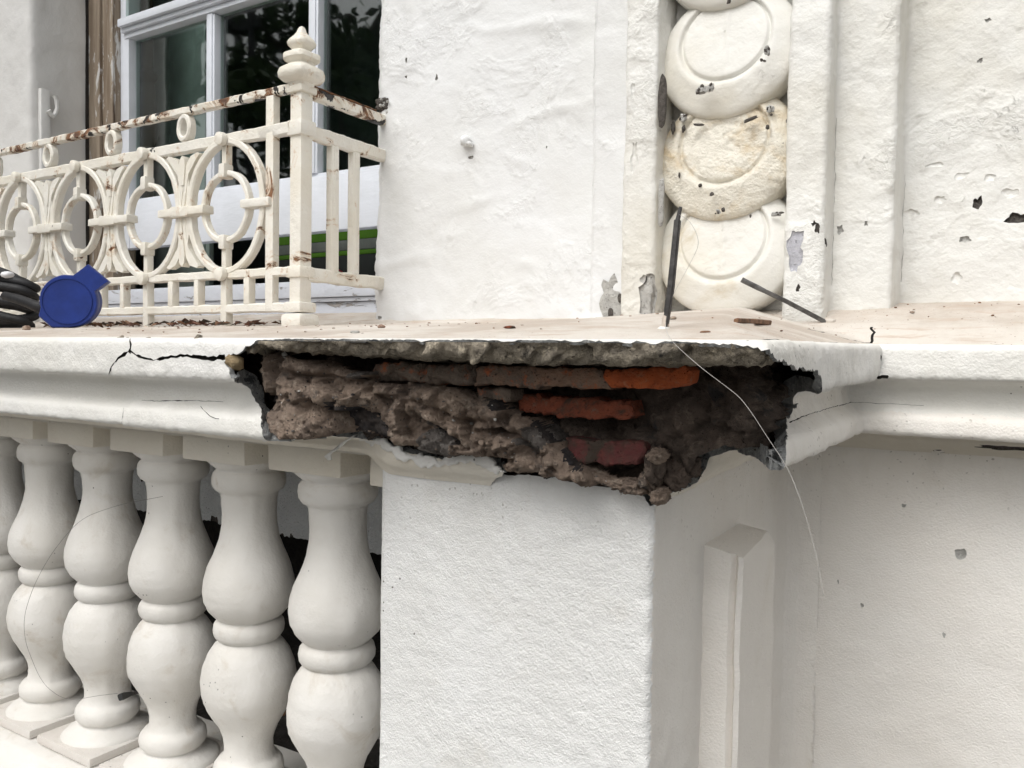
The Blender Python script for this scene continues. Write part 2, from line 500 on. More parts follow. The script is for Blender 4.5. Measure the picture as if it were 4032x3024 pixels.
M['edge'] = stone('render_edge', (.46, .465, .46), (.27, .28, .285), (.68, .67, .65), 90, .003, .6, dark=(.09, .095, .10), dk=(.55, .66))
M['greyrough'] = stone('grey_render', (.42, .41, .39), (.56, .55, .52), (.30, .29, .27), 40, .004, .5)
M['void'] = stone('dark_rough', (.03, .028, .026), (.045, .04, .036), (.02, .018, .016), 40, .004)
M['chipdark'] = stone('chip_dark', (.085, .075, .068), (.16, .145, .13), (.045, .042, .04), 160, .003)
M['basepaint'] = paint('base_paint', (.72, .69, .65), (.66, .61, .56), (.40, .32, .26), (.58, .8), 14, lump=.3, lscale=25, grain=.7, gscale=260, specks=.12)
M['slategrey'] = stone('peeled_grey', (.50, .50, .54), (.42, .42, .46), (.60, .60, .62), 60, .001)
M['brickorange'] = stone('orange_brick', (.52, .130, .045), (.40, .098, .038), (.42, .19, .11), 30, .005, .3, dark=(.15, .075, .045), dk=(.60, .72))
M['brickdull'] = stone('dull_brick', (.27, .08, .045), (.20, .065, .04), (.20, .12, .085), 35, .005, .3, dark=(.08, .055, .042), dk=(.54, .66))
M['bricksmear'] = stone('smeared_brick', (.22, .175, .14), (.14, .112, .092), (.42, .135, .06), 20, .006, .5, dark=(.07, .06, .052), dk=(.60, .72))
M['brickdusty'] = stone('dusty_brick', (.30, .19, .135), (.20, .155, .125), (.46, .14, .06), 24, .006, .5, dark=(.08, .065, .055), dk=(.58, .70))
M['brickmauve'] = stone('mauve_brick', (.15, .045, .045), (.10, .06, .05), (.18, .06, .05), 30, .003, .3, dark=(.075, .058, .047), dk=(.48, .56))
M['tan'] = stone('tan_chip', (.42, .32, .19), (.36, .27, .16), (.50, .40, .26), 60, .003)
M['grit'] = stone('grit', (.30, .20, .15), (.42, .36, .30), (.22, .13, .10), 50, .002)
M['basewall'] = paint('back_wall_paint', (.78, .80, .81), (.68, .70, .71), (.35, .33, .30), (.66, .82), 9, lump=.8, lscale=30, grain=2.2, gscale=240, specks=.16)
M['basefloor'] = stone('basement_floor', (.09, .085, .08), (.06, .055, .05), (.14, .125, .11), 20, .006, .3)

def iron(name, rust, chips):
    n = NT(name)
    col = n.mix(n.ss(n.noise(9, 4), .35, .65), (.77, .73, .64), (.80, .775, .71))
    col = n.mix(n.op('MULTIPLY', n.ss(n.noise(16, 5, .7, .6), .60, .78), .5), col, (.62, .50, .33))
    rm = n.ss(n.noise(13, 6, .72, .9), .70 - rust, .75 - rust)
    rc = n.mix(n.ss(n.noise(70, 4), .38, .62), (.24, .115, .055), (.11, .06, .04))
    col = n.mix(n.op('MULTIPLY', n.ss(n.noise(13, 6, .72, .9), .64 - rust, .73 - rust), .5), col, (.55, .33, .15))
    col = n.mix(rm, col, rc)
    cm = n.ss(n.noise(24, 4, .6, .4), .735 - chips, .75 - chips)
    col = n.mix(cm, col, (.025, .022, .02))
    nb = n.bump(n.noise(50, 4, .6), .003, 1)
    nb = n.bump(n.op('SUBTRACT', 1.0, n.op('MAXIMUM', cm, rm)), .0016, 1, nb)
    nb = n.bump(n.noise(190, 3, .6), .0012, 1, nb)
    return n.out(col, n.mix(rm, (.42,) * 3, (.85,) * 3), nb, .45)
M['iron'] = iron('iron_paint', .085, .0)
M['ironrust'] = iron('iron_paint_rusty', .17, .155)
M['ironbare'] = iron('iron_bare', .34, .16)
n = NT('window_white')
M['sash'] = n.out(n.mix(n.ss(n.noise(8, 5, .6), .4, .65), (.70, .73, .79), (.65, .68, .73)), .4, n.bump(n.noise(60, 3, .6, 0, n.stretch((.3, 1, 1))), .0012, 1), .45)
n = NT('sill_paint')
pk = n.ss(n.noise(20, 6, .7, .6, n.stretch((.5, 1, 1.6))), .60, .64)
M['sill'] = n.out(n.mix(pk, n.mix(n.noise(6, 4), (.56, .59, .66), (.64, .67, .73)), (.36, .34, .33)), .55, n.bump(n.op('SUBTRACT', 1.0, pk), .002, 1, n.bump(n.noise(40, 4, .6), .003, 1)), .4)
n = NT('bare_wood')
g = n.noise(20, 6, .65, .4, n.stretch((1.6, 1.6, .12)))
wc = n.mix(n.ss(g, .35, .65), (.19, .145, .105), (.32, .265, .205))
wc = n.mix(n.ss(n.noise(26, 5, .7, .5, n.stretch((1, 1, .25))), .56, .64), wc, (.56, .55, .53))
wc = n.mix(n.ss(n.noise(18, 5, .6, .3, n.stretch((1.4, 1.4, .1))), .60, .70), wc, (.07, .045, .03))
M['wood'] = n.out(wc, .75, n.bump(g, .006, 1), .2)
# glass: clear sheet with a mirror film
m = bpy.data.materials.new('window_glass'); m.use_nodes = True; t = m.node_tree; t.nodes.clear()
lw = t.nodes.new('ShaderNodeLayerWeight'); lw.inputs['Blend'].default_value = .5
pw = t.nodes.new('ShaderNodeMath'); pw.operation = 'POWER'; pw.inputs[1].default_value = 4.0; t.links.new(lw.outputs['Facing'], pw.inputs[0])
fr = t.nodes.new('ShaderNodeMath'); fr.operation = 'MULTIPLY_ADD'; fr.inputs[1].default_value = .8; fr.inputs[2].default_value = .10; t.links.new(pw.outputs[0], fr.inputs[0])
tr = t.nodes.new('ShaderNodeBsdfTransparent'); tr.inputs['Color'].default_value = (.80, .86, .84, 1)
gl = t.nodes.new('ShaderNodeBsdfGlossy'); gl.inputs['Roughness'].default_value = 0.022
tn = t.nodes.new('ShaderNodeTexNoise'); tn.inputs['Scale'].default_value = 3.0; tn.inputs['Detail'].default_value = 1
tcg = t.nodes.new('ShaderNodeTexCoord'); t.links.new(tcg.outputs['Object'], tn.inputs['Vector'])
bu = t.nodes.new('ShaderNodeBump'); bu.inputs['Distance'].default_value = .004; bu.inputs['Strength'].default_value = .5
t.links.new(tn.outputs['Fac'], bu.inputs['Height']); t.links.new(bu.outputs[0], gl.inputs['Normal'])
mx = t.nodes.new('ShaderNodeMixShader'); ou = t.nodes.new('ShaderNodeOutputMaterial')
t.links.new(fr.outputs[0], mx.inputs[0]); t.links.new(tr.outputs[0], mx.inputs[1]); t.links.new(gl.outputs[0], mx.inputs[2]); t.links.new(mx.outputs[0], ou.inputs[0])
M['glass'] = m

def plain(name, col, rough=.5, bump=None, spec=.4, metal=0, vary=.15, vs_=20):
    n = NT(name)
    c = n.mix(n.ss(n.noise(vs_, 4), .35, .65), col, tuple(x * (1 - vary) for x in col))
    return n.out(c, rough, n.bump(n.noise(bump[0], 3), bump[1], 1) if bump else None, spec, metal)
M['blue'] = plain('blue_rubber', (.009, .034, .23), .45, (120, .0006), .4, vary=.25, vs_=14)
M['bluedark'] = plain('blue_rubber_side', (.008, .03, .20), .5, (120, .0006))
M['cable'] = plain('black_rubber', (.013, .013, .015), .6, (60, .0012), .4, vary=.5)
M['tape'] = plain('white_tape', (.8, .8, .82), .5)
M['steel'] = plain('steel_rod', (.16, .155, .15), .42, (150, .0012), .5, .75, vary=.5, vs_=60)
M['steeldark'] = plain('dark_rod', (.075, .07, .068), .55, (150, .0014), .5, .4, vary=.5, vs_=60)
M['blackhead'] = plain('black_plastic', (.02, .02, .02), .5)
M['thread'] = plain('nylon_thread', (.50, .48, .45), .3)
M['hair'] = plain('dark_thread', (.20, .18, .17), .4)
M['stick'] = plain('dry_stick', (.24, .13, .075), .8, (120, .002), vary=.5, vs_=80)
M['leaf'] = plain('dry_leaf', (.16, .075, .05), .8, (100, .002), vary=.6, vs_=30)
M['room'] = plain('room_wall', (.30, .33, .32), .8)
M['shutter'] = plain('shutter_paint', (.36, .41, .385), .6)
M['housebrick'] = plain('dark_house', (.07, .055, .05), .8)
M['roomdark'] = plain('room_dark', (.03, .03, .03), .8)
M['green'] = plain('green_cloth', (.085, .20, .012), .8)
M['greycloth'] = plain('grey_cloth', (.17, .17, .16), .9)
M['red'] = plain('red_cloth', (.40, .02, .03), .8)
M['bark'] = stone('bark', (.09, .07, .05), (.06, .045, .035), (.12, .10, .08), 12, .02)
n = NT('tree_leaf')
M['leafgreen'] = n.out(n.mix(n.noise(2, 3), (.035, .075, .018), (.07, .12, .03)), .5, None, .4)
M['paving'] = stone('paving', (.17, .166, .158), (.14, .137, .13), (.21, .205, .195), 3, .004)
M['scaff'] = plain('scaffold_steel', (.05, .05, .052), .5, None, .4)

# ================================================================== PARAPET: coping, pier, balusters, lower wall
PX0, PX1, PY, WY = -.7815, -.3654, .90, 1.53        # pier left / right side, pier front, lower wall plane
XL, XR = -3.6, .70
RET = WY - PY
parapet = thing('balcony_parapet', 'white rendered balcony parapet with fat balusters, square pier and a broken coping', 'balustrade', (-.6, 1.0, -1.5))

CP = [(.160, .0165), (.169, .0150), (.1738, .0112), (.175, .004), (.1752, -.016), (.175, -.034), (.173, -.040), (.166, -.0428), (.150, -.0432), (.131, -.046),
      (.122, -.053), (.121, -.062), (.126, -.074), (.137, -.083), (.147, -.089), (.1505, -.095), (.152, -.112), (.149, -.1165), (.140, -.118),
      (.045, -.119), (.032, -.123), (.030, -.148), (.024, -.155), (.010, -.162), (.003, -.168), (.002, -.172)]
DZR = [.008, .008, .008, .009, .011, .012, .013, .013, .012, .011, .010, .009, .007, .006, .005, .004, .003, .003, .003, .003, .005, .018, .019, .019, .020, .020]
DZB = [0] * 21 + [.012, .017, .021, .024, .026]
cpa, cpt = poly_path(CP)
CT = cpt[-1]
def cprof(t):
    return np.interp(t, cpt, cpa[:, 0]), np.interp(t, cpt, cpa[:, 1])
def sstep(x, a, b):
    u = np.clip((x - a) / (b - a), 0, 1); return u * u * (3 - 2 * u)
S3 = PX1 + RET
def path(s, o):
    s = np.asarray(s, float); o = np.asarray(o, float)
    fx = XL + (s - XL) / (PX1 - XL) * (PX1 + o - XL)
    rx = PX1 + o + (s - S3) / (XR - PX1) * (XR - PX1 - o)
    X = np.where(s < PX1, fx, np.where(s < S3, PX1 + o, rx))
    Y = np.where(s < PX1, PY - o, np.where(s < S3, PY - o + (s - PX1), WY - o))
    return X, Y
def cope_map(U):
    s, t = U[:, 0], U[:, 1]
    o, z = cprof(t)
    X, Y = path(s, o)
    w = np.clip((s - PX1) / RET, 0, 1)
    z = z + np.interp(t, cpt, DZR) * w + np.interp(t, cpt, DZB) * (1 - sstep(s, PX0 - .03, PX0 + .02))
    return np.stack([X, Y, z], 1)
def inv(kind, sx, sy, t0=0.0, t1=None):
    """photo point -> (s, t) on the undamaged coping: F front run, R return, W wall run"""
    t = np.linspace(t0, CT if t1 is None else t1, 900)
    o, z = cprof(t)
    d = ray(sx, sy)
    if kind == 'F':
        P = d[None] * ((PY - o) / d[1])[:, None]
        s = XL + (P[:, 0] - XL) / (PX1 + o - XL) * (PX1 - XL)
    elif kind == 'R':
        P = d[None] * ((PX1 + o) / d[0])[:, None]
        s = P[:, 1] - PY + o + PX1
    else:
        P = d[None] * ((WY - o) / d[1])[:, None]
        s = S3 + (P[:, 0] - PX1 - o) / (XR - PX1 - o) * (XR - PX1)
    zz = cope_map(np.stack([s, t], 1))[:, 2]
    i = np.argmin(np.abs(zz - P[:, 2]))
    return np.array([s[i], t[i]])
def tz(i): return cpt[i]
NOSE = (tz(1), tz(7)); FAS = (tz(8), tz(18)); BED = (tz(19), CT)
# outline of the breakage
cav = [inv('F', x, y, *NOSE) for x, y in ((893, 1405), (938, 1389), (984, 1364), (1014, 1338), (1060, 1335), (1150, 1337), (1300, 1335), (1450, 1338), (1600, 1336), (1800, 1340), (1960, 1337), (2120, 1341), (2300, 1340), (2450, 1345), (2560, 1352), (2620, 1343), (2760, 1350), (2900, 1354), (2985, 1358))]
cav += [inv('R', x, y, *NOSE) for x, y in ((3049, 1403), (3103, 1439), (3153, 1453), (3205, 1463), (3232, 1490))]
cav += [np.array(q) for q in ((-.150, .060), (-.136, .076), (-.120, .094), (-.108, .112), (-.100, .126))]
cav += [inv('R', x, y, *FAS) for x, y in ((3144, 1589), (3122, 1629), (3101, 1661), (3099, 1738), (3088, 1830))]
SF0, SF1 = tz(18), tz(19)
def soff(o, y): return np.array([PX1 + y - PY + o, SF0 + (SF1 - SF0) * (.140 - o) / .095])
cav += [soff(.136, .885), soff(.12, .93), soff(.105, .955), soff(.085, .99), soff(.06, 1.03), soff(.048, 1.06)]
cav += [inv('R', x, y, *BED) for x, y in ((2790, 1795), (2775, 1830), (2753, 1874), (2712, 1911), (2650, 1940))]
cav += [np.array([PX1 + .012, CT + .004]), np.array([PX1 + .005, CT + .012]), np.array([-.60, CT + .012])]
cav += [inv('F', x, y, *BED) for x, y in ((1988, 1864), (1944, 1845), (1938, 1813), (1887, 1800), (1811, 1788), (1735, 1813), (1660, 1800), (1580, 1775), (1507, 1752), (1425, 1722), (1330, 1712), (1240, 1712))]
xf = inv('F', 1034, 1728, *FAS)
cav += [np.array([xf[0] + .10, SF0 + .070]), np.array([xf[0] + .06, SF0 + .050]), np.array([xf[0] + .045, SF0 + .012]), np.array([xf[0] + .012, SF0 + .002])]
cav += [inv('F', x, y, *FAS) for x, y in ((1033, 1705), (1033, 1655), (1027, 1617), (1005, 1571), (989, 1533), (955, 1512))]
cav += [inv('F', x, y, *NOSE) for x, y in ((925, 1490), (905, 1470), (900, 1450), (886, 1427))]
cavity = resample(cav, .0040, .0020, seed=3)
holes = [dict(poly=cavity, depth=lambda u: float(np.interp(u[1], [tz(4), tz(6), tz(9)], [.004, .012, .021])), rim=1, floor=None)]
def crackF(kind, pts, w, rngt=NOSE, d=.012, fl=2, seed=0, amp=.0006):
    p = wiggle([inv(kind, x, y, *rngt) for x, y in pts], .006, amp, seed)
    ww = np.interp(np.linspace(0, 1, len(p)), np.linspace(0, 1, len(w)), w) * (1 + .35 * np.random.default_rng(seed).normal(size=len(p)))
    holes.append(dict(poly=ribbon(p, np.clip(ww, .0005, .02)), depth=d, rim=2, floor=fl))
crackF('F', ((888, 1405), (830, 1412), (761, 1404), (708, 1400), (651, 1410), (602, 1418), (570, 1412), (537, 1398), (515, 1383)), (.006, .0055, .005, .0035, .004, .0035, .003, .0022), seed=1)
crackF('F', ((514, 1334), (517, 1360), (515, 1383)), (.0008, .0042, .0055), seed=2)
crackF('F', ((516, 1382), (492, 1396), (460, 1418), (440, 1445), (427, 1475)), (.006, .0055, .0025, .0025, .001), seed=3)
crackF('F', ((484, 1600), (486, 1640), (484, 1676)), (.0008, .001, .0018), FAS, .004, 2, 4, .0003)
crackF('F', ((560, 1578), (640, 1582), (700, 1577), (800, 1580), (880, 1583)), (.0006, .0012, .0018, .0009, .0006), FAS, .004, 2, 5, .0003)
crackF('F', ((790, 1600), (808, 1620), (830, 1642), (865, 1650)), (.0005, .0008, .0009, .0006), FAS, .003, 2, 6, .0005)
crackF('R', ((3112, 1660), (3180, 1634), (3284, 1602), (3400, 1573)), (.0016, .0008, .0009, .0005), FAS, .003, 2, 7, .0003)
def blob(c, rx, ry, seed, n=18, rough=.35):
    g = np.random.default_rng(seed); a = np.linspace(0, 2 * math.pi, n, endpoint=False)
    r_ = 1 + rough * g.normal(size=n); r_ = np.clip((r_ + np.roll(r_, 1)) / 2, .35, 1.8)
    return np.array([(c[0] + rx * q * math.cos(t_), c[1] + ry * q * math.sin(t_)) for q, t_ in zip(r_, a)])
c1 = inv('W', 3462, 1412, *NOSE); holes.append(dict(poly=blob(c1, .006, .013, 5), depth=.005, rim=2, floor=2))
c1 = inv('W', 3470, 1484, *NOSE); holes.append(dict(poly=blob(c1, .008, .004, 6), depth=.005, rim=2, floor=2))
c1 = inv('W', 3975, 1768, tz(20), CT - .002); holes.append(dict(poly=blob(c1, .046, .009, 7, 26, .3), depth=.003, rim=3, floor=3))
c1 = inv('W', 3690, 1785, tz(20), CT - .002); holes.append(dict(poly=blob(c1, .010, .003, 9), depth=.003, rim=2, floor=2))
def cope_noise(P, U):
    s, t = U[:, 0], U[:, 1]
    d = .0016 * fbm(P, 9, 2, seed=11) + .0009 * fbm(P, 55, 3, seed=12)
    edge = np.exp(-((t - tz(6)) / .007) ** 2)
    d = d + edge * .0018 * fbm(P, 120, 3, seed=13)
    edge2 = np.exp(-((t - tz(17)) / .006) ** 2)
    d = d + edge2 * .0014 * fbm(P, 110, 3, seed=14)
    w = (s > PX1) & (s < S3)
    d = d + np.where(w, .0022 * fbm(P, 22, 3, seed=15), 0)
    # slight step between the two lengths of coping at the old joint
    d = d - .0025 * (1 - sstep(P[:, 0], -1.165, -1.158)) * (t > tz(8))
    return d * np.clip(t / .012, 0, 1)
M['bedmix'] = M['bed']
coping = sheet('coping', [(XL, 0), (PX1, 0), (S3, 0), (S3 + XR - PX1, 0), (S3 + XR - PX1, tz(18)), (S3 + XR - PX1, CT), (XL, CT), (XL, tz(18))], .0062, cope_map,
               [M['cope'], M['edge'], M['void'], M['chipdark'], M['bed'], M['low']], parapet, cope_noise, holes, sign=-1)
for p_ in coping.data.polygons:
    c_ = np.array(p_.center) + np.array(parapet.location)
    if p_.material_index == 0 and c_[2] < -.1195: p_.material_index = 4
    elif p_.material_index == 0 and c_[2] < -.046 and c_[0] > PX1 + .06 and PY - .1 < c_[1] < WY - .14: p_.material_index = 5
coping['label'] = 'white moulded coping with its front corner broken away'
# ledge top
def zL(x, y):
    x = np.asarray(x, float); y = np.asarray(y, float)
    a = np.interp(y, [.70, .74, .78, 1.0, 1.24, 1.5, 1.8], [.013, .0165, .022, .0415, .053, .068, .080])
    b = np.interp(y, [.70, .74, .80, 1.0, 1.3, 1.47, 1.8], [.013, .0165, .028, .052, .078, .092, .104])
    k = sstep(x, -.85, -.35)
    f = a * (1 - k) + b * k
    h = .0165 + .008 * (y - .74) / .63 + .28 * (-.2054 - x)
    r_ = np.interp(y, [1.36, 1.37, 1.41, 1.54, 1.62, 1.8], [.0235, .0245, .046, .089, .102, .112])
    l = np.minimum(f, h)
    l = np.where(y > 1.37, np.maximum(l, r_), l)
    return np.where(x < -.2054, l, np.where(y > 1.36, r_, .0165))
def ledge_map(U):
    return np.stack([U[:, 0], U[:, 1], zL(U[:, 0], U[:, 1])], 1)
def ledge_noise(P, U):
    return np.clip((P[:, 1] - .745) / .02, 0, 1) * (.0014 * fbm(P, 14, 3, seed=21) + .0006 * fbm(P, 80, 3, seed=22))
lx = PX1 + .160
ledge = sheet('ledge', [(XL, PY - .16), (lx, PY - .16), (lx, WY - .16), (XR, WY - .16), (XR, 1.74), (XL, 1.74)], .011, ledge_map, [M['ledge'], M['void']], parapet, ledge_noise,
              [dict(poly=ribbon(wiggle([(-.30, 1.235), (-.24, 1.30), (-.205, 1.38), (-.215, 1.43)], .008, .0015, 4), .004), depth=.004, rim=1, floor=1)])
def ledge_hit(sx, sy):
    d = ray(sx, sy); d = d / d[1]
    Y = np.linspace(.745, 1.7, 1500)
    P = d[None] * Y[:, None]
    g = P[:, 2] - zL(P[:, 0], P[:, 1])
    i = np.where(g < 0)[0]
    i = i[0] if len(i) else int(np.argmin(np.abs(g)))
    return P[i]

# broken slab edge under the ledge
SP, st_ = poly_path([(.171, .0125), (.1680, .0075), (.1645, .0020), (.1600, -.0025), (.1560, -.0050), (.147, -.0068), (.09, -.0080), (.0, -.0090)])
ks = lambda s: np.interp(s, [-1.26, -1.15, -1.05, -.95, -.86, -.75, -.6, PX1, PX1 + .15, PX1 + .5], [.30, .36, .45, .62, .72, .95, 1.05, 1.0, 1.05, 1.1])
def slab_map(U):
    o = np.interp(U[:, 1], st_, SP[:, 0]); z = np.interp(U[:, 1], st_, SP[:, 1])
    X, Y = path(U[:, 0], o)
    return np.stack([X, Y, .0125 - (.0125 - z) * ks(U[:, 0])], 1)
def slab_noise(P, U):
    e = np.clip(U[:, 1] / .008, 0, 1) * (1 - .65 * sstep(U[:, 1], .016, .030))
    return e * (.0040 * ridged(P, 24, 5, .6, seed=31) + .0030 * fbm(P, 70, 4, .65, seed=32) + facets(U, 160, .0015, .20, 6, .006) + facets(U, 900, .0008, .25, 7, .003) - .004) * (1 - .8 * sstep(U[:, 0], PX1 + .0, PX1 + .08)) - .006 * sstep(U[:, 0], PX1 + .0, PX1 + .08)
sl = sheet('slab_edge', [(-1.27, 0), (PX1, 0), (PX1 + .40, 0), (PX1 + .40, st_[-1]), (-1.27, st_[-1])], .0042, slab_map, [M['slab']], parapet, slab_noise, sign=-1)
sl['label'] = 'rough grey broken edge of the concrete slab'
# old core seen deep in the hole
def core_o(s, z):
    b = np.interp(s, [-1.4, -1.0, -.75, -.6, -.45, PX1 - .005, PX1 + .05, PX1 + .11, PX1 + .6], [.07, .06, .035, .010, -.012, -.022, .045, .106, .090])
    return b + np.interp(z, [-.20, -.165, -.13, -.112, 0], [-.06, -.05, -.04, 0, 0]) - .012 * sstep(z, -.045, .005)
def core_map(U):
    X, Y = path(U[:, 0], core_o(U[:, 0], U[:, 1]))
    return np.stack([X, Y, U[:, 1]], 1)
def core_noise(P, U):
    q_ = vnoise(P * [24, 24, 34] + 7.7, 43)
    return .010 * ridged(P, 16, 5, .6, seed=41) + .0045 * fbm(P, 60, 4, .65, seed=42) + .004 * np.sign(q_) * np.minimum(np.abs(q_) * 6, 1) + facets(U, 160, .005, .28, 8, .01) + facets(U, 900, .0016, .3, 9, .004) - .006
sheet('mortar_core', resample([(-1.45, -.108), (-.80, -.108), (-.76, -.165), (-.62, -.20), (PX1 - .004, -.20), (PX1 + .02, -.165), (PX1 + .05, -.128), (PX1 + .075, -.099), (PX1 + .14, -.100), (PX1 + .19, -.110), (PX1 + .55, -.112), (PX1 + .55, .008), (-1.45, .008)], .0046, .0022, seed=12), .0046, core_map, [M['core']], parapet, core_noise, sign=1)

# brown bedding mortar sliding out of the hole, a heap of fractured lumps
mo = [(975, 1470), (985, 1425), (1030, 1386), (1100, 1378), (1166, 1402), (1254, 1420), (1343, 1446), (1420, 1462), (1470, 1460), (1478, 1480), (1450, 1502), (1533, 1508), (1628, 1508), (1786, 1526), (1862, 1552), (1944, 1572), (2001, 1580), (2039, 1634), (2090, 1642), (2134, 1650), (2191, 1706), (2229, 1756), (2254, 1807), (2300, 1832), (2400, 1880), (2470, 1905), (2490, 1930), (2420, 1922), (2300, 1908), (2190, 1884), (1990, 1862), (1945, 1846), (1936, 1815), (1887, 1800), (1811, 1786), (1735, 1811), (1660, 1798), (1507, 1750), (1425, 1716), (1300, 1716), (1180, 1722), (1090, 1722), (1045, 1712), (1020, 1690), (1000, 1600)]
mY = lambda X: np.interp(X, [-1.15, -1.0, -.85, -.72, -.60, -.48, -.40], [.800, .793, .798, .818, .848, .878, .895])
def m_inv(sx, sy):
    P = at(sx, sy, Y=.80)
    for _ in range(6): P = at(sx, sy, Y=float(mY(P[0])) - .020)
    return np.array([P[0], P[2]])
mpoly = resample([m_inv(x, y) for x, y in mo], .004, .0012, seed=9)
def mass_map(U): return np.stack([U[:, 0], mY(U[:, 0]), U[:, 1]], 1)
LUMPS = [(1075, 1418, 100, 40, 6, .046, 0), (1215, 1440, 120, 42, 12, .058, 0), (1330, 1462, 95, 32, 12, .052, 0), (1425, 1474, 62, 17, -6, .044, 2), (1060, 1495, 58, 44, 10, .040, 0), (1150, 1535, 100, 58, 18, .053, 0), (1280, 1530, 95, 52, 10, .047, 0), (1135, 1640, 100, 100, 0, .060, 0), (1255, 1668, 95, 68, 20, .050, 0), (1200, 1710, 150, 30, 0, .046, 0), (1020, 1620, 30, 110, 0, .020, 1),
         (1400, 1555, 100, 46, 15, .034, 0), (1545, 1535, 130, 40, 6, .040, 0), (1690, 1548, 120, 42, 12, .046, 0), (1810, 1590, 110, 52, 22, .047, 0), (1640, 1610, 130, 42, 18, .036, 0), (1930, 1618, 95, 52, 26, .048, 0), (1770, 1665, 120, 40, 18, .030, 0), (2035, 1680, 85, 52, 36, .044, 0), (1890, 1715, 95, 50, 20, .041, 0), (1985, 1760, 100, 45, 24, .046, 0), (2110, 1745, 92, 52, 36, .047, 2), (2185, 1815, 80, 52, 40, .044, 0),
         (2075, 1835, 110, 42, 14, .040, 0), (2260, 1865, 105, 34, 14, .036, 0), (2380, 1890, 90, 28, 12, .030, 0), (1850, 1775, 80, 34, 6, .030, 0), (1420, 1660, 140, 62, 14, .013, 1), (1580, 1700, 130, 50, 14, .014, 0), (1700, 1750, 120, 46, 12, .018, 2), (1540, 1640, 100, 40, 20, .018, 0), (1380, 1620, 50, 60, 0, .022, 1), (1960, 1860, 120, 24, 6, .024, 0)]
LP = []
for sx, sy, a_, b_, an, hh, mi in LUMPS:
    c_ = m_inv(sx, sy); ex = m_inv(sx + 10, sy) - c_; k_ = np.linalg.norm(ex) / 10
    t_ = R(an); LP.append((c_, np.array([math.cos(t_), -math.sin(t_)]), a_ * k_ * .82, b_ * k_ * .95, hh, mi))
def lumps(U, P):
    w = np.stack([fbm(P, 24, 3, .6, seed=61), fbm(P + 5.3, 24, 3, .6, seed=62)], 1) * .0065
    Q = U + w
    best = np.full(len(U), -.02); idx = np.full(len(U), 1)
    for n_, (c_, ax, a_, b_, hh, mi) in enumerate(LP):
        d = Q - c_; x = d @ ax / a_; y = d @ np.array([-ax[1], ax[0]]) / b_
        r_ = (np.abs(x) ** 2.6 + np.abs(y) ** 2.6) ** (1 / 2.6)
        h_ = (hh * 1.02 - .002) * np.where(r_ < 1.15, 1 - .55 * r_ ** 2.6, -1) + y * b_ * -.18
        m_ = h_ > best; best = np.where(m_, h_, best); idx = np.where(m_, mi, idx)
    return best, idx
def mass_noise(P, U):
    d, _ = lumps(U, P)
    dm = np.full(len(U), 9.)
    for c in range(0, len(mpoly), 60):
        dm = np.minimum(dm, np.sqrt(((U[:, None] - mpoly[None, c:c + 60]) ** 2).sum(2)).min(1))
    q = np.clip(dm / .012, 0, 1)
    d = d - .022 * (1 - np.sqrt(1 - (1 - q) ** 2))
    d = d + facets(U, 52, .0085, .36, 3, .007) + facets(U, 420, .0024, .42, 4, .003)
    d = d + .0030 * ridged(P, 30, 5, .62, seed=51) + .0026 * fbm(P, 95, 4, .68, seed=52) - .002
    d = d - .034 * (1 - sstep(U[:, 0], -.880, -.825))
    dm_ = mY(U[:, 0]) - .768
    d = np.where(d > dm_, dm_ + .012 * np.tanh((d - dm_) / .012), d)
    pit = vnoise(P * 150, 55); d = d - .0045 * sstep(pit, .50, .75)
    return d
ms = sheet('mortar_mass', mpoly, .0024, mass_map, [M['mortar'], M['mortarblack'], M['mortargrey']], parapet, mass_noise)
ms['label'] = 'lumpy brown mortar slumping out of the broken coping'
me = ms.data; cc = np.zeros(len(me.polygons) * 3); me.polygons.foreach_get('center', cc); cc = cc.reshape(-1, 3) + np.array(parapet.location)
_, li = lumps(cc[:, [0, 2]], mass_map(cc[:, [0, 2]])); me.polygons.foreach_set('material_index', li.astype(np.int32)); me.update()
# gritty crumbs caught on the lumps
vv = np.zeros(len(me.vertices) * 3); me.vertices.foreach_get('co', vv); vv = vv.reshape(-1, 3) + np.array(parapet.location)
mb = MB()
for k in range(380):
    p = vv[int(rng.integers(len(vv)))]; s_ = float(rng.choice([.0009, .0014, .0022, .0036], p=[.45, .38, .14, .03]))
    V, F = rock(p + np.array([0, -s_ * .4, 0]), (s_ * rng.uniform(.7, 1.5), s_, s_ * rng.uniform(.6, 1.1)), 900 + k, 1, .4); mb.add(V, F, int(rng.choice(4, p=[.5, .22, .10, .18])))
o = mb.build('crumbs', [M['mortar'], M['mortargrey'], M['greyrough'], M['mortarblack']], parapet); o['kind'] = 'stuff'
pe_ = [at(x, y, Y=.866)[[0, 2]] for x, y in ((1400, 1712), (1440, 1716), (1500, 1739), (1540, 1744), (1590, 1779), (1640, 1790), (1690, 1800), (1735, 1804), (1770, 1790), (1811, 1776), (1850, 1782), (1887, 1790), (1932, 1804), (1946, 1835), (1990, 1862), (1950, 1866), (1900, 1842), (1850, 1815), (1800, 1812), (1735, 1838), (1650, 1826), (1560, 1792), (1480, 1752), (1420, 1732))]
o = sheet('peeled_edge', resample(pe_, .004, .0028, seed=15), .004, lambda U: np.stack([U[:, 0], np.full(len(U), .8655), U[:, 1]], 1), [M['cope']], parapet, lambda P, U: .0022 * fbm(P, 50, 3, seed=19))
bm = bmesh.new(); bm.from_mesh(o.data); ex = bmesh.ops.extrude_edge_only(bm, edges=[e for e in bm.edges if e.is_boundary])
for v in [g_ for g_ in ex['geom'] if isinstance(g_, bmesh.types.BMVert)]: v.co.y += .006
bmesh.ops.recalc_face_normals(bm, faces=bm.faces); bm.to_mesh(o.data); bm.free()
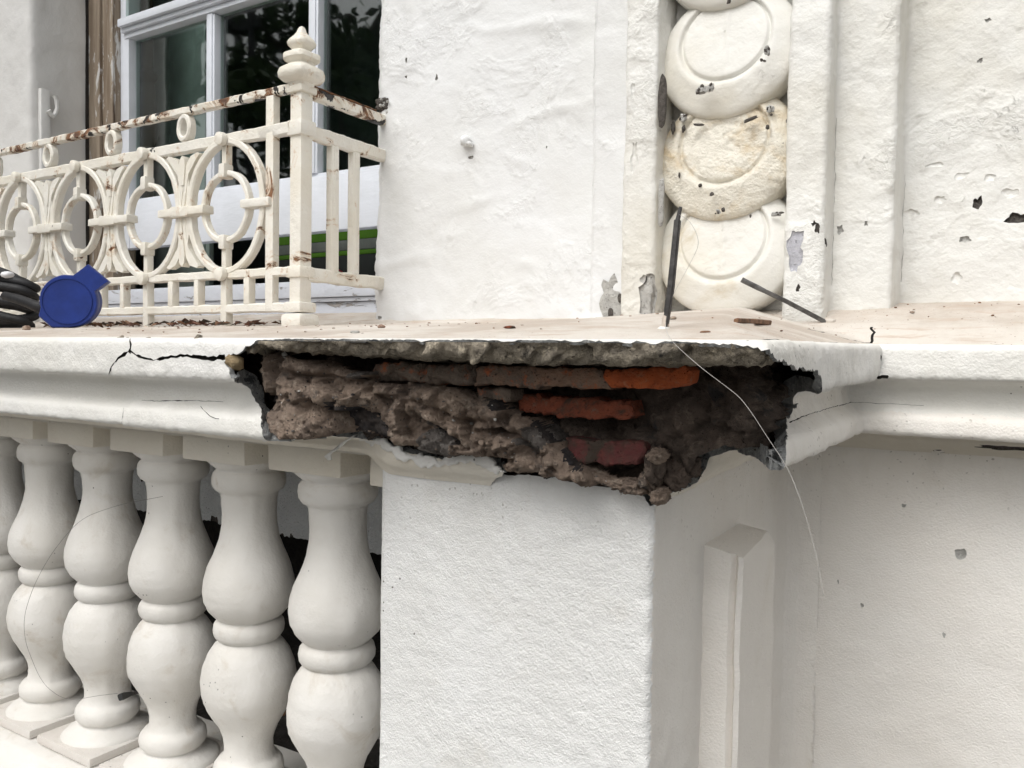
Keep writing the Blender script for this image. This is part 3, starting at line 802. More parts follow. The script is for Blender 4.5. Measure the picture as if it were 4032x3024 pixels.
o['label'] = 'ragged peeling edge of white paint along the bottom of the hole'
# torn sliver of white render left at the bottom of the old fascia
sp_ = [at(x, y, Y=.775)[[0, 2]] for x, y in ((1030, 1738), (1052, 1722), (1100, 1716), (1150, 1712), (1182, 1708), (1176, 1722), (1160, 1733), (1138, 1740), (1085, 1738))]
o = sheet('plaster_sliver', resample(sp_, .004, .0008, seed=5), .004, lambda U: np.stack([U[:, 0], .775 + (U[:, 1] - sp_[0][1]) * -.5, U[:, 1]], 1), [M['cope']], parapet, lambda P, U: .0012 * fbm(P, 70, 2, seed=9))
bm = bmesh.new(); bm.from_mesh(o.data); ex = bmesh.ops.extrude_edge_only(bm, edges=[e for e in bm.edges if e.is_boundary])
for v in [g_ for g_ in ex['geom'] if isinstance(g_, bmesh.types.BMVert)]: v.co.y += .008; v.co.z += .002
bmesh.ops.recalc_face_normals(bm, faces=bm.faces); bm.to_mesh(o.data); bm.free()
o['label'] = 'torn white sliver of render under the break'

def qbrick(corners, Y, depth, mat, label, seed, h=.0034, amp=.0024):
    q = np.array([at(x, y, Y=Y)[[0, 2]] for x, y in corners])
    f = lambda U: np.stack([U[:, 0], np.full(len(U), Y), U[:, 1]], 1)
    pl = resample(q, .004, .0017, seed=seed)
    # front face with rounded arrises plus side faces going back into the wall
    def nz(P, U):
        dm = np.sqrt(((U[:, None] - pl[None]) ** 2).sum(2)).min(1)
        return -.0025 * (1 - np.clip(dm / .0035, 0, 1)) ** 2 + amp * fbm(P, 45, 4, .6, seed=seed) + amp * 1.1 * ridged(P, 20, 4, .6, seed=seed + 3) - amp * 1.5 * sstep(vnoise(P * 60, seed), .35, .6)
    U0 = pl
    o = sheet('brick', pl, h, f, [mat], parapet, nz)
    o['label'] = label
    me = o.data
    bm = bmesh.new(); bm.from_mesh(me)
    be = [e for e in bm.edges if e.is_boundary]
    ex = bmesh.ops.extrude_edge_only(bm, edges=be)
    for v in [g for g in ex['geom'] if isinstance(g, bmesh.types.BMVert)]: v.co.y += depth
    bmesh.ops.recalc_face_normals(bm, faces=bm.faces)
    for f_ in bm.faces: f_.smooth = True
    bm.to_mesh(me); bm.free(); me.set_sharp_from_angle(angle=R(45))
    return o
qbrick([(1482, 1431), (1680, 1434), (1868, 1438), (1872, 1514), (1700, 1508), (1475, 1497)], .812, .03, M['bricksmear'], 'flat brick caked in old mortar', 61, amp=.0050)
qbrick([(1876, 1440), (2120, 1446), (2366, 1451), (2400, 1530), (2120, 1524), (1880, 1516)], .810, .03, M['brickdusty'], 'dusty brick with orange showing through', 66, amp=.0026)
qbrick([(2370, 1453), (2500, 1450), (2690, 1445), (2715, 1460), (2706, 1512), (2600, 1524), (2405, 1531)], .808, .03, M['brickorange'], 'bright orange clean broken brick', 62)
qbrick([(2043, 1560), (2300, 1570), (2478, 1580), (2500, 1640), (2465, 1650), (2250, 1640), (2040, 1622)], .856, .03, M['brickdull'], 'dull red brick in the second course', 63)
qbrick([(2225, 1727), (2400, 1733), (2535, 1742), (2548, 1760), (2505, 1828), (2260, 1820)], .870, .03, M['brickmauve'], 'mauve brick half covered in mortar', 64)
qbrick([(1878, 1526), (2010, 1532), (2014, 1576), (1880, 1572)], .83, .03, M['bricksmear'], 'grey mortar covered brick end', 65)
def pxr(sx, sy, Y, px):  # metres for a photo length at that depth
    P = at(sx, sy, Y=Y); return px * (P @ cf) / FPX
for i, (sx, sy, Y, rx, ry, m_) in enumerate(((2580, 1830, .862, 26, 62, 'core'), (2592, 1795, .852, 24, 24, 'mortar'), (2508, 1915, .872, 46, 24, 'mortar'), (2600, 1950, .878, 26, 28, 'mortar'), (2455, 1905, .872, 40, 20, 'mortar'), (2560, 1890, .872, 26, 36, 'mortar'),
                                        (2655, 1870, .905, 46, 50, 'core'), (2705, 1830, .925, 40, 44, 'core'))):
    k = pxr(sx, sy, Y, 1)
    V, F = crag(at(sx, sy, Y=Y), (rx * k, .018, ry * k), 100 + i)
    mk('mortar_lump', V, F, M[m_], parapet)
V, F = rock(at(920, 1424, Y=.735), (.012, .012, .012), 131, 3, .45); o = mk('render_chip', V, F, M['tan'], parapet); o['label'] = 'small tan chip at the end of the crack'
# curled plaster flake hanging under the break
fp = [at(x, y, Y=.85) for x, y in ((1400, 1712), (1352, 1742), (1322, 1768), (1308, 1790), (1300, 1812))]
fw = [.008, .013, .013, .011, .002]
V, F = [], []
for i, (p, w_) in enumerate(zip(fp, fw)):
    for y_, o_ in ((0, -.5), (-.004, 0), (0, .5), (.0025, .5), (-.0015, 0), (.0025, -.5)): V.append(p + np.array([o_ * w_, y_ - .01 * (i == 3), o_ * w_ * .35]))
for i in range(4):
    for k in range(6): F.append((i * 6 + k, i * 6 + (k + 1) % 6, i * 6 + 6 + (k + 1) % 6, i * 6 + 6 + k))
F += [tuple(range(6))[::-1], tuple(range(24, 30))]
o = mk('plaster_flake', V, F, M['cope'], parapet); o['label'] = 'curled white plaster flake hanging under the break'

# pier
ptop = [(PX0, -.172)] + [tuple(at(x, y, Y=PY)[[0, 2]]) for x, y in ((1988, 1866), (2080, 1872), (2190, 1882), (2300, 1911), (2420, 1920), (2500, 1942), (2563, 1964))]
PP, pt_ = poly_path([(PX0, 1.12), (PX0, PY + .006), (PX0 + .006, PY)] + [(x, PY) for x in np.linspace(PX0 + .02, PX1 - .012, 6)] + [(PX1 - .004, PY + .001), (PX1, PY + .006), (PX1, 1.0), (PX1, WY - .06), (PX1 + .008, WY - .025), (PX1 + .025, WY - .008), (PX1 + .06, WY)])
def psweep(Ppts, tt):
    return lambda U: np.stack([np.interp(U[:, 0], tt, Ppts[:, 0]), np.interp(U[:, 0], tt, Ppts[:, 1]), U[:, 1]], 1)
a_of = lambda X: np.interp(X, PP[2:9, 0], pt_[2:9])
aC = pt_[9]
top_edge = [(pt_[0], -.166), (pt_[2], -.166)] + [(a_of(x), z) for x, z in ptop[1:]] + [(aC, -.176), (aC + .012, -.170), (pt_[-1], -.15)]
top_edge = list(resample(top_edge, .005, .0010, closed=False, seed=4))
def pier_noise(P, U):
    d = .0010 * fbm(P, 8, 2, seed=71)
    ed = np.exp(-((U[:, 0] - aC) / .010) ** 2)
    d = d + ed * (.0030 * fbm(P * [1, 1, 1], 70, 3, .6, seed=72) + .0012)
    side = sstep(U[:, 0], aC + .01, aC + .03)
    return d + side * .0012 * fbm(P, 45, 3, seed=73)
pier = sheet('pier', [(pt_[0], -1.5)] + [(pt_[-1], -1.5)] + [tuple(p) for p in top_edge[::-1]], .0075, psweep(PP, pt_), [M['pier'], M['low']], parapet, pier_noise)
for p_ in pier.data.polygons:
    if p_.center[0] + parapet.location[0] > PX1 - .0035 and p_.center[1] + parapet.location[1] > PY + .0075: p_.material_index = 1
pier['label'] = 'square pier with rough white render'
# splayed rib on the side of the pier
mb = MB()
rx0, rx1 = PX1 - .01, PX1 + .05
zt0, zt1 = -.249, -.285
def ribsec(z): return [(rx0, 1.085, z), (PX1 + .012, 1.083, z), (PX1 + .036, 1.085, z), (PX1 + .042, 1.093, z), (PX1 + .046, 1.084, z), (PX1 + .052, 1.088, z), (PX1 + .052, 1.105, z), (PX1 + .050, 1.262, z), (rx0, 1.262, z)]
V, F = [], []
zs = [None, -.30, -.42, -.6, -.9, -1.5]
for z in zs:
    for p in ribsec(z if z else 0):
        zz = z if z else zt0 - (p[0] - PX1) / .05 * .036 + (.008 if p[1] > 1.2 else 0) - .004 * (p[1] < 1.095)
        V.append((p[0], p[1], zz))
for i in range(len(zs) - 1):
    for k in range(9): F.append((i * 9 + k, (i + 1) * 9 + k, (i + 1) * 9 + (k + 1) % 9, i * 9 + (k + 1) % 9))
# sloping stop rises back to the pier
cA, cB, cC, cF, cE = at(2775, 2131, X=PX1 - .004), at(2927, 2195, X=PX1 + .052), at(3030, 2163, X=PX1 + .052), at(3022, 2091, X=PX1 + .040), at(2903, 2059, X=PX1 - .004)
for k, p in enumerate(ribsec(0)):
    V[k] = (p[0], p[1], cA[2] + (cB[2] - cA[2]) * min(1, max(0, (p[0] - PX1) / .052)) if p[1] < 1.2 else cC[2])
b = len(V)
V += [tuple(cF), tuple(cE), (PX1 - .01, 1.262, cF[2])]
F += [(0, 1, b + 1), (1, 2, b + 1), (2, 3, b + 1), (3, 4, b + 1), (4, 5, b, b + 1), (5, 6, b), (6, 7, b), (7, 8, b + 2, b), (b, b + 2, b + 1), (8, 0, b + 1, b + 2)]
o = mk('pier_rib', V, F, M['low'], parapet, 'auto')
bm = bmesh.new(); bm.from_mesh(o.data); bmesh.ops.recalc_face_normals(bm, faces=bm.faces); bmesh.ops.subdivide_edges(bm, edges=[e for e in bm.edges if e.calc_length() > .03], cuts=3, use_grid_fill=True)
bmesh.ops.subdivide_edges(bm, edges=[e for e in bm.edges if e.calc_length() > .018], cuts=2, use_grid_fill=True)
for v in bm.verts:
    p = np.array([v.co[:]]); v.co.x += .0018 * fbm(p, 26, 3, seed=5)[0]; v.co.y += .0018 * fbm(p, 26, 3, seed=6)[0]
bm.to_mesh(o.data); bm.free()
# lower wall to the right of the pier
WP, wt_ = poly_path([(PX1 + .045, WY), (PX1 + .2, WY), (XR, WY)])
def lw_noise(P, U): return .0022 * fbm(P, 5, 2, seed=81) + .0012 * fbm(P, 24, 3, seed=82)
lh = []
for sx, sy, a_, b_, sd in ((3782, 2180, .008, .009, 1), (3395, 2383, .0025, .004, 2), (3715, 2498, .003, .004, 3), (3105, 2585, .003, .002, 4), (3300, 2290, .0016, .003, 5), (3560, 1990, .003, .003, 6)):
    p = at(sx, sy, Y=WY); lh.append(dict(poly=blob((p[0] - PX1 - .045, p[2]), a_, b_, sd, 12), depth=.0015, rim=1, floor=1))
lowwall = sheet('lower_wall', [(0, -1.5), (wt_[-1], -1.5), (wt_[-1], -.14), (0, -.14)], .012, psweep(WP, wt_), [M['low'], M['greyrough']], parapet, lw_noise, lh)
# beam over the balusters, soffit closing, plinth
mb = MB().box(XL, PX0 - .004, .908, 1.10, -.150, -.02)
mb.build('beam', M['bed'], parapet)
BX, BP, BY = -.9464, .2125, .99
prof = [(.070, -.186), (.0725, -.190), (.071, -.194), (.064, -.200), (.058, -.2045), (.0555, -.208), (.0585, -.2095), (.0622, -.215), (.0636, -.224), (.0627, -.235), (.058, -.2425), (.0515, -.2465), (.049, -.249), (.0468, -.262), (.0455, -.285), (.0465, -.305), (.0515, -.330), (.061, -.357), (.071, -.380), (.0778, -.402), (.0798, -.420), (.0775, -.438), (.070, -.453), (.060, -.4645), (.052, -.470), (.0505, -.472),
        (.0555, -.4735), (.0600, -.480), (.0614, -.489), (.0600, -.498), (.0555, -.505), (.0505, -.5075), (.0520, -.510), (.061, -.519), (.071, -.534), (.0785, -.556), (.0818, -.581), (.0800, -.604), (.0725, -.626), (.0605, -.648), (.0505, -.665), (.0445, -.681), (.0422, -.695), (.0425, -.708), (.0450, -.717), (.0475, -.7215),
        (.0540, -.7235), (.0597, -.731), (.0614, -.740), (.0597, -.750), (.0540, -.757), (.0510, -.759), (.0555, -.763), (.068, -.769), (.079, -.776), (.0855, -.7825), (.0855, -.786)]
dense = []
for (a, b) in zip(prof[:-1], prof[1:]):
    k = max(1, int(math.hypot(b[0] - a[0], b[1] - a[1]) / .006))
    dense += [(a[0] + (b[0] - a[0]) * q / k, a[1] + (b[1] - a[1]) * q / k) for q in range(k)]
dense.append(prof[-1])
NB = 44
def baluster_mesh(c, seed):
    V, F = [], []
    for r_, z_ in dense:
        for k in range(NB):
            a = 2 * math.pi * k / NB
            V.append((r_ * math.cos(a), r_ * math.sin(a), z_))
    V = np.array(V)
    nn = V * [1, 1, 0]; nn /= np.linalg.norm(nn, axis=1)[:, None]
    d = .0016 * fbm(V, 14, 2, seed=seed + 30) + .0009 * fbm(V, 28, 3, seed=seed) + .0005 * fbm(V * [1, 1, .35], 60, 2, seed=seed + 1)
    # mould seam down the right side and a few paint drips
    ang = np.arctan2(V[:, 1], V[:, 0]); d = d + .0020 * np.exp(-((ang + .55 + .05 * np.sin(V[:, 2] * 21 + seed)) / .035) ** 2)
    g = np.random.default_rng(seed)
    for _ in range(40):
        a_, z_ = g.uniform(-2.6, .2), g.uniform(-.76, -.2); hgt = g.uniform(.0008, .0032)
        d = d + hgt * np.exp(-(((ang - a_) * .07) ** 2 + (V[:, 2] - z_) ** 2) / .0032 ** 2)
    V = V + nn * d[:, None] + np.array([c[0], c[1], 0])
    for i in range(len(dense) - 1):
        for k in range(NB): F.append((i * NB + k, i * NB + (k + 1) % NB, (i + 1) * NB + (k + 1) % NB, (i + 1) * NB + k))
    F = [f[::-1] for f in F]
    return V, F
for i in range(12):
    x = BX - i * BP
    V, F = baluster_mesh((x, BY), 200 + i)
    b = mk('baluster', V, F, M['bal'], parapet, True, loc=(x, BY, -.786))
    w = .079
    MB().box(x - w, x + w, BY - w, BY + w, -.190, -.140, .004).build('cap_block', M['bed'], b, lump=.0012, lf=40, seed=i)
    MB().box(x - .092, x + .092, BY - .095, BY + .095, -.80, -.783, .003).build('base_block', M['basepaint'], b, lump=.0008, lf=30, seed=i + 40)
MB().box(BX + BP - .079, PX0 + .004, BY - .076, BY + .079, -.196, -.1405, .004).build('cap_block', M['bed'], parapet, lump=.0012, lf=40, seed=77)
# plinth course under the balusters
pl = [(1.16, -.802), (.885, -.802), (.865, -.806), (.862, -.822), (.845, -.826), (.838, -.832), (.80, -.842), (.775, -.850), (.762, -.866), (.760, -.95), (.760, -1.5)]
pa, pl_t = poly_path(pl)
def plin_map(U): return np.stack([U[:, 0], np.interp(U[:, 1], pl_t, pa[:, 0]), np.interp(U[:, 1], pl_t, pa[:, 1])], 1)
sheet('plinth', [(XL, 0), (PX0 + .003, 0), (PX0 + .003, pl_t[-1]), (XL, pl_t[-1])], .014, plin_map, [M['bal']], parapet, lambda P, U: .0012 * fbm(P, 20, 3, seed=91), sign=-1)

# ================================================================== GROUND, BASEMENT AREA
def struct(o): o['kind'] = 'structure'; return o
g = MB().box(-40, 40, -60, .70, -1.62, -1.5); o = struct(g.build('pavement', M['paving'], None, False))
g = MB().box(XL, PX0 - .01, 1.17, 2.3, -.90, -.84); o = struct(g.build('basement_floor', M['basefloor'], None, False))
area = thing('basement_wall', 'rough pale grey wall seen in shadow between the balusters', 'wall', (-1.8, 1.5, -.9))
BPt, bt = poly_path([(XL, 1.50), (PX0 + .05, 1.50)])
zl = -.488
bedge = list(resample([(0, zl), (bt[-1] * .35, zl + .004), (bt[-1] * .62, zl + .012), (bt[-1], zl - .004)], .008, .0022, closed=False, seed=8))
bh = []
for sx, sy, a_, b_, sd in ((842, 2062, .016, .022, 1), (1150, 2135, .012, .010, 2), (1146, 2112, .006, .009, 3), (1110, 2110, .010, .006, 4), (868, 1940, .004, .005, 5), (560, 1890, .006, .006, 6)):
    p = at(sx, sy, Y=1.5); bh.append(dict(poly=blob((p[0] - XL, p[2]), a_, b_, sd, 14), depth=.006, rim=1, floor=1))
sheet('wall', [tuple(p) for p in bedge] + [(bt[-1], 0.0), (0, 0.0)], .009, psweep(BPt, bt), [M['basewall'], M['chipdark']], area, lambda P, U: .004 * fbm(P, 6, 2, seed=95) + .0022 * fbm(P, 40, 3, seed=96), bh)
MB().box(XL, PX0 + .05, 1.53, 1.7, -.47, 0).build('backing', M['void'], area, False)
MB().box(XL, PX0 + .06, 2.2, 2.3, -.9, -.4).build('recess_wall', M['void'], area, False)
MB().box(PX0 - .012, PX0 + .06, 1.12, 2.3, -1.0, -.1).build('return_wall', M['basewall'], area, False)
# litter on the basement floor
mb = MB()
for i in range(90):
    x, y = rng.uniform(-2.3, -.82), rng.uniform(1.2, 1.75); s_ = rng.uniform(.006, .022)
    V, F = rock((x, y, -.838), (s_, s_ * rng.uniform(.4, 1), s_ * .5), 300 + i, 1, .4); mb.add(V, F, int(rng.integers(0, 3)))
for i in range(26):
    x, y = rng.uniform(-2.2, -.82), rng.uniform(1.2, 1.7); a = rng.uniform(0, 3.14); l = rng.uniform(.04, .12)
    mb.tube([(x, y, -.830), (x + math.cos(a) * l, y + math.sin(a) * l, -.826)], .003, 5, m=1)
o = mb.build('basement_litter', [M['grit'], M['stick'], M['greyrough']], None); o['kind'] = 'stuff'; o['label'] = 'twigs and crumbs of rubble on the dark floor behind the balusters'

# ================================================================== HOUSE FRONT
house = thing('house', 'white stucco house front with carved roundel pilaster and raised sash window', 'house', (-.8, 1.6, -1.5))
ZT = 1.75
def wall_sheet(name, pts, zb, h, mats, noisef, holes=(), zt=ZT):
    P_, t_ = poly_path(pts)
    o = sheet(name, [(0, zb), (t_[-1], zb), (t_[-1], zt), (0, zt)], h, psweep(P_, t_), mats, house, noisef, holes)
    return o
def uz(pts, sx, sy, Y):
    P_, t_ = poly_path(pts); p = at(sx, sy, Y=Y)
    i = np.argmin(np.abs(P_[:, 1] - Y) + np.abs(P_[:, 0] - p[0]) * .01)
    k = [j for j in range(len(P_) - 1) if abs(P_[j, 1] - Y) < .004 and abs(P_[j + 1, 1] - Y) < .004 and min(P_[j, 0], P_[j + 1, 0]) - 1e-6 <= p[0] <= max(P_[j, 0], P_[j + 1, 0]) + 1e-6]
    j = k[0] if k else int(i)
    return np.array([t_[j] + abs(p[0] - P_[j, 0]), p[2]])
# plain wall between window and pilaster
wp = [(-1.325, 1.76), (-1.335, 1.60), (-1.338, 1.54), (-1.330, 1.515), (-1.312, 1.503), (-1.285, 1.50), (-.753, 1.50), (-.7465, 1.498), (-.744, 1.482), (-.741, 1.478), (-.668, 1.478)]
def wall_noise(P, U):
    d = .0035 * fbm(P, 3.5, 2, seed=101) + .0016 * fbm(P, 13, 3, seed=102)
    r_ = ridged(P * [1, 1, 1.7] + np.stack([P[:, 2] * .4] * 3, 1), 3.2, 2, .5, seed=103)
    d = d + .0028 * sstep(r_, 1.05, 1.35)                       # trowel ridges
    sc_ = vnoise(P * 5.5, 104); d = d + .0015 * sstep(sc_, .12, .17)  # flaked paint layers
    ed = np.exp(-((P[:, 0] + 1.33) / .03) ** 2); d = d + ed * .004 * fbm(P, 22, 3, seed=105)
    low = np.exp(-((P[:, 2] - .07) / .10) ** 2); d = d + low * .0022 * fbm(P, 32, 3, seed=106)
    k = at(1832, 556, Y=1.5); d = d + .006 * np.exp(-(((P[:, 0] - k[0]) / .02) ** 2 + ((P[:, 2] - k[2]) / .02) ** 2))
    return d
wh = []
for sx, sy, a_, b_, sd in ((1508, 412, .017, .013, 11), (1497, 615, .007, .004, 12), (1466, 270, .003, .005, 16), (1468, 330, .003, .004, 17), (1720, 305, .003, .006, 18), (2150, 578, .0015, .0025, 19), (2345, 205, .002, .007, 20), (2342, 300, .002, .005, 21), (2340, 565, .0022, .010, 22), (1853, 618, .006, .004, 23), (1493, 1250, .006, .004, 24)):
    wh.append(dict(poly=blob(uz(wp, sx, sy, 1.50), a_, b_, sd, 16), depth=.004 if a_ < .01 else .012, rim=1, floor=1, fn=.8))
P_, t_ = poly_path(wp); wh.append(dict(poly=ribbon(wiggle([(t_[6] + .003, z) for z in (.12, .3, .45, .62, .8)], .01, .0012, 5), [.0006 + .0012 * abs(math.sin(k * .9)) for k in range(len(wiggle([(0, z) for z in (.12, .3, .45, .62, .8)], .01, 0)))]), depth=.003, rim=1, floor=1))
wall = wall_sheet('wall', wp, .02, .0095, [M['wall'], M['greyrough']], wall_noise, wh)
wall['label'] = 'plain white painted wall right of the window'
V, F = rock(at(1832, 556, Y=1.488), (.011, .012, .012), 141, 3, .3); o = mk('painted_stub', V, F, M['wall'], house); o['label'] = 'painted over stump of a fixing on the plain wall'
V, F = rock(at(1850, 568, Y=1.492), (.007, .010, .006), 142, 2, .3); mk('painted_stub', V, F, M['wall'], house)

# pilaster with sunk panel
pp = [(-.668, 1.50), (-.6665, 1.462), (-.663, 1.457), (-.606, 1.457), (-.602, 1.459), (-.601, 1.464), (-.601, 1.545), (-.606, 1.548), (-.372, 1.548), (-.368, 1.545), (-.367, 1.478), (-.365, 1.472), (-.360, 1.470), (-.306, 1.470), (-.301, 1.472), (-.300, 1.478), (-.3005, 1.525), (-.298, 1.532), (-.207, 1.533), (-.2025, 1.535), (-.2015, 1.54), (-.2015, 1.615), (-.198, 1.627), (-.19, 1.630), (.72, 1.630)]
def pil_noise(P, U):
    d = .0014 * fbm(P, 11, 3, seed=111) + .0011 * fbm(P, 45, 3, seed=112)
    sc_ = vnoise(P * 14, 113); d = d + .0013 * sstep(sc_, .05, .12)
    sc_ = vnoise(P * [25, 25, 9], 114); d = d - .0012 * sstep(sc_, .35, .45)
    r_ = fbm(P, 60, 3, seed=115); msk = sstep(vnoise(P * 6 + 2, 116), -.1, .4)
    return d + .0009 * r_ * msk
phl = []
def ph(sx, sy, a_, b_, sd, Y, rim=1, dp=.003, n=18, rough=.35):
    rim = 0 if (dp < .0017 and rim == 1) else rim
    phl.append(dict(poly=blob(uz(pp, sx, sy, Y), a_, b_, sd, n, rough), depth=dp, rim=rim, floor=rim, fn=.6))
ph(2560, 1200, .020, .052, 31, 1.457, 1, .005, 26, .25)      # bottom of the left strip, render gone
ph(2545, 1106, .010, .012, 33, 1.457, 1, .002)
ph(3128, 990, .013, .034, 34, 1.470, 3, .0016, 26)           # grey peeled patch
ph(3085, 1015, .0, .0, 35, 1.470) if False else None
ph(3220, 900, .005, .008, 36, 1.470, 2); ph(3205, 880, .004, .004, 37, 1.470, 2)
ph(3144, 1136, .003, .006, 38, 1.470, 2); ph(3262, 950, .005, .007, 39, 1.470, 2)
ph(3310, 905, .006, .009, 40, 1.533, 1); ph(3410, 880, .003, .004, 41, 1.533, 1)
ph(3850, 796, .008, .010, 42, 1.63, 2, .006); ph(4015, 858, .018, .010, 43, 1.63, 2, .006)
ph(3765, 1097, .008, .009, 44, 1.63, 1, .001); ph(3800, 945, .009, .006, 45, 1.63, 1); ph(3545, 650, .0, .0, 46, 1.63) if False else None
ph(3700, 780, .010, .007, 47, 1.63, 1, .0016); ph(3680, 650, .012, .004, 48, 1.63, 1, .0012); ph(3780, 690, .012, .005, 49, 1.63, 1, .0012); ph(3590, 845, .012, .009, 50, 1.63, 1, .0015)
ph(3890, 80, .005, .003, 51, 1.63, 1); ph(3900, 700, .010, .006, 52, 1.63, 1, .0014); ph(3985, 760, .012, .008, 53, 1.63, 1, .0014); ph(3860, 240, .004, .004, 54, 1.63, 1)
ph(2500, 620, .006, .028, 55, 1.457, 1, .001); ph(2492, 360, .004, .012, 56, 1.457, 1, .0012)
for x_, zs_ in ((-.6655, (.10, .30, .5, .72, 1.0)), (-.298, (.13, .2, .3, .42)), (-.196, (.14, .2, .33))):
    P_, t_ = poly_path(pp); i_ = int(np.argmin(np.abs(P_[:, 0] - x_))); 
    phl.append(dict(poly=ribbon(wiggle([(t_[i_], z) for z in zs_], .01, .0010, int(abs(x_) * 1e4)), .0009), depth=.002, rim=1, floor=1))
pil = wall_sheet('pilaster', pp, .03, .0085, [M['strip'], M['greyrough'], M['chipdark'], M['slategrey']], pil_noise, phl)
pil['label'] = 'stepped pilaster framing the stack of roundels'
# left strip has lost render down to brick at its foot
V, F = rock(at(2498, 1180, Y=1.468), (.004, .008, .026), 143, 3, .35); mk('exposed_brick', V, F, M['brickdull'], house)
ph2 = blob((-.690, .115), .026, .040, 61, 24, .22)
pf = sheet('bare_patch', [tuple(p) for p in ph2], .006, lambda U: np.stack([U[:, 0], np.full(len(U), 1.4755), U[:, 1]], 1), [M['greyrough']], house, lambda P, U: .0025 * fbm(P, 60, 3, seed=117))
for sx, sy in ((2442, 1172), (2405, 1232), (2455, 1205)):
    V, F = rock(at(sx, sy, Y=1.473), (.006, .003, .009), sx, 2, .3); mk('pit', V, F, M['chipdark'], pf)

# roundels: overlapping carved discs
def roundel(cx, cz, mat, seed, label, yb=1.545, tilt=.13):
    r0_ = .122
    prof_ = [(0, .0405), (.050, .0405), (.0685, .040), (.0715, .0390), (.0730, .0340), (.0755, .0335), (.0775, .0385), (.0800, .0420), (.0835, .0430), (.0875, .0415), (.100, .0355), (.112, .0285), (.1170, .0240), (.1195, .0195), (.1205, .012), (.1215, 0), (.1215, -.02)]
    dense_ = []
    for a, b in zip(prof_[:-1], prof_[1:]):
        k = max(1, int(math.hypot(b[0] - a[0], b[1] - a[1]) / .0030)); dense_ += [(a[0] + (b[0] - a[0]) * q / k, a[1] + (b[1] - a[1]) * q / k) for q in range(k)]
    dense_.append(prof_[-1])
    n_ = 120; V, F = [], []
    for r_, h_ in dense_:
        for k in range(n_):
            a = 2 * math.pi * k / n_
            ez = 1.0
            dz_ = .020 * max(0, 1 - r_ / .09)                    # the sunk oval sits high in the disc
            V.append((r_ * math.cos(a), h_, r_ * math.sin(a) + (.032 * (1 - (r_ / .122) ** 2))))
    V = np.array(V)
    V[:, 1] += -V[:, 2] * math.tan(tilt) + .0016 * np.exp(-((V[:, 0] - .004) / .004) ** 2) * sstep(.072 - np.hypot(V[:, 0], V[:, 2]), 0, .01)
    nz = .0009 * fbm(V + seed, 18, 3, seed=seed) + .0006 * fbm(V + seed, 60, 3, seed=seed + 1)
    if mat == 'disc_worn':
        rr = np.hypot(V[:, 0], V[:, 2]); nz = nz + .0016 * fbm(V, 55, 4, .6, seed=seed + 2) * sstep(rr, .12, .06) + .0008 * ridged(V, 70, 3, seed=seed + 3)
        nz = nz - .0035 * np.exp(-((rr - .052) / .006) ** 2)
    V[:, 1] += nz
    W = np.stack([V[:, 0] * 1.085 + cx, yb - V[:, 1] - .018, V[:, 2] * 1.03 + cz], 1)
    for i in range(len(dense_) - 1):
        for k in range(n_): F.append((i * n_ + k, i * n_ + (k + 1) % n_, (i + 1) * n_ + (k + 1) % n_, (i + 1) * n_ + k))
    F.append(tuple(range(n_))[::-1])
    o = mk('roundel', W, F, M[mat], house, True, loc=(cx, yb, cz)); o['label'] = label
    return o
ZC = [.756, .558, .373, .199]
for i, (zc_, m_, lb) in enumerate(zip(ZC, ('disc', 'disc', 'disc_worn', 'disc'), ('clean roundel cut by the top of the picture', 'clean cream roundel with a chipped rim', 'badly worn and stained roundel', 'lowest white roundel resting on the ledge'))):
    roundel(-.4885 + .002 * i, zc_, m_, 150 + i * 7, lb, tilt=.15)
roundel(-.4885, .92, 'disc', 190, 'clean roundel above the picture', tilt=.15)
# chips on the roundels
def chips(spec):
    for sx, sy, Y, a_, b_, sd in spec:
        p = at(sx, sy, Y=Y)
        V, F = rock(p, (a_ * .72, .0025, b_ * .72), sd, 3, .6); mk('chip', V, F, M['chipdark'] if a_ < .006 else M['greyrough'], house)
        if a_ >= .006:
            for q_ in range(4):
                g_ = np.random.default_rng(sd * 9 + q_); V, F = rock(p + np.array([g_.normal() * a_ * .42, -.0012, g_.normal() * b_ * .42]), (a_ * .22, .0025, b_ * .26), sd + q_, 2, .5); mk('pit', V, F, M['chipdark'], house)
chips(((2765, 355, 1.452, .015, .011, 1), (2800, 345, 1.452, .007, .009, 2), (3020, 200, 1.448, .006, .009, 3), (2998, 236, 1.449, .003, .003, 4), (3010, 240, 1.449, .003, .002, 5), (3032, 428, 1.487, .009, .009, 6), (3105, 474, 1.495, .005, .008, 7), (3022, 500, 1.478, .004, .007, 8), (2690, 465, 1.485, .008, .010, 9), (2650, 500, 1.487, .005, .016, 10), (2692, 508, 1.485, .004, .008, 11),
       (2757, 730, 1.472, .004, .004, 12), (2802, 765, 1.462, .005, .005, 13), (2828, 832, 1.452, .006, .005, 14), (2848, 826, 1.452, .004, .005, 15), (2675, 690, 1.475, .002, .006, 16), (2955, 850, 1.46, .002, .004, 17), (3058, 843, 1.485, .013, .006, 18), (2870, 6, 1.45, .005, .005, 19)))
for i_, (sx, sy, a_, b_, an) in enumerate(((2750, 491, .010, .0022, -.12), (2955, 470, .013, .0028, .28))):
    V, F = rock((0, 0, 0), (a_, .004, b_), 610 + i_, 2, .45); V = V @ np.array([[math.cos(an), 0, math.sin(an)], [0, 1, 0], [-math.sin(an), 0, math.cos(an)]])
    mk('gap_shade', V + at(sx, sy, Y=1.474), F, M['chipdark'], house)  # solid dark slivers stand in for the shade between the discs
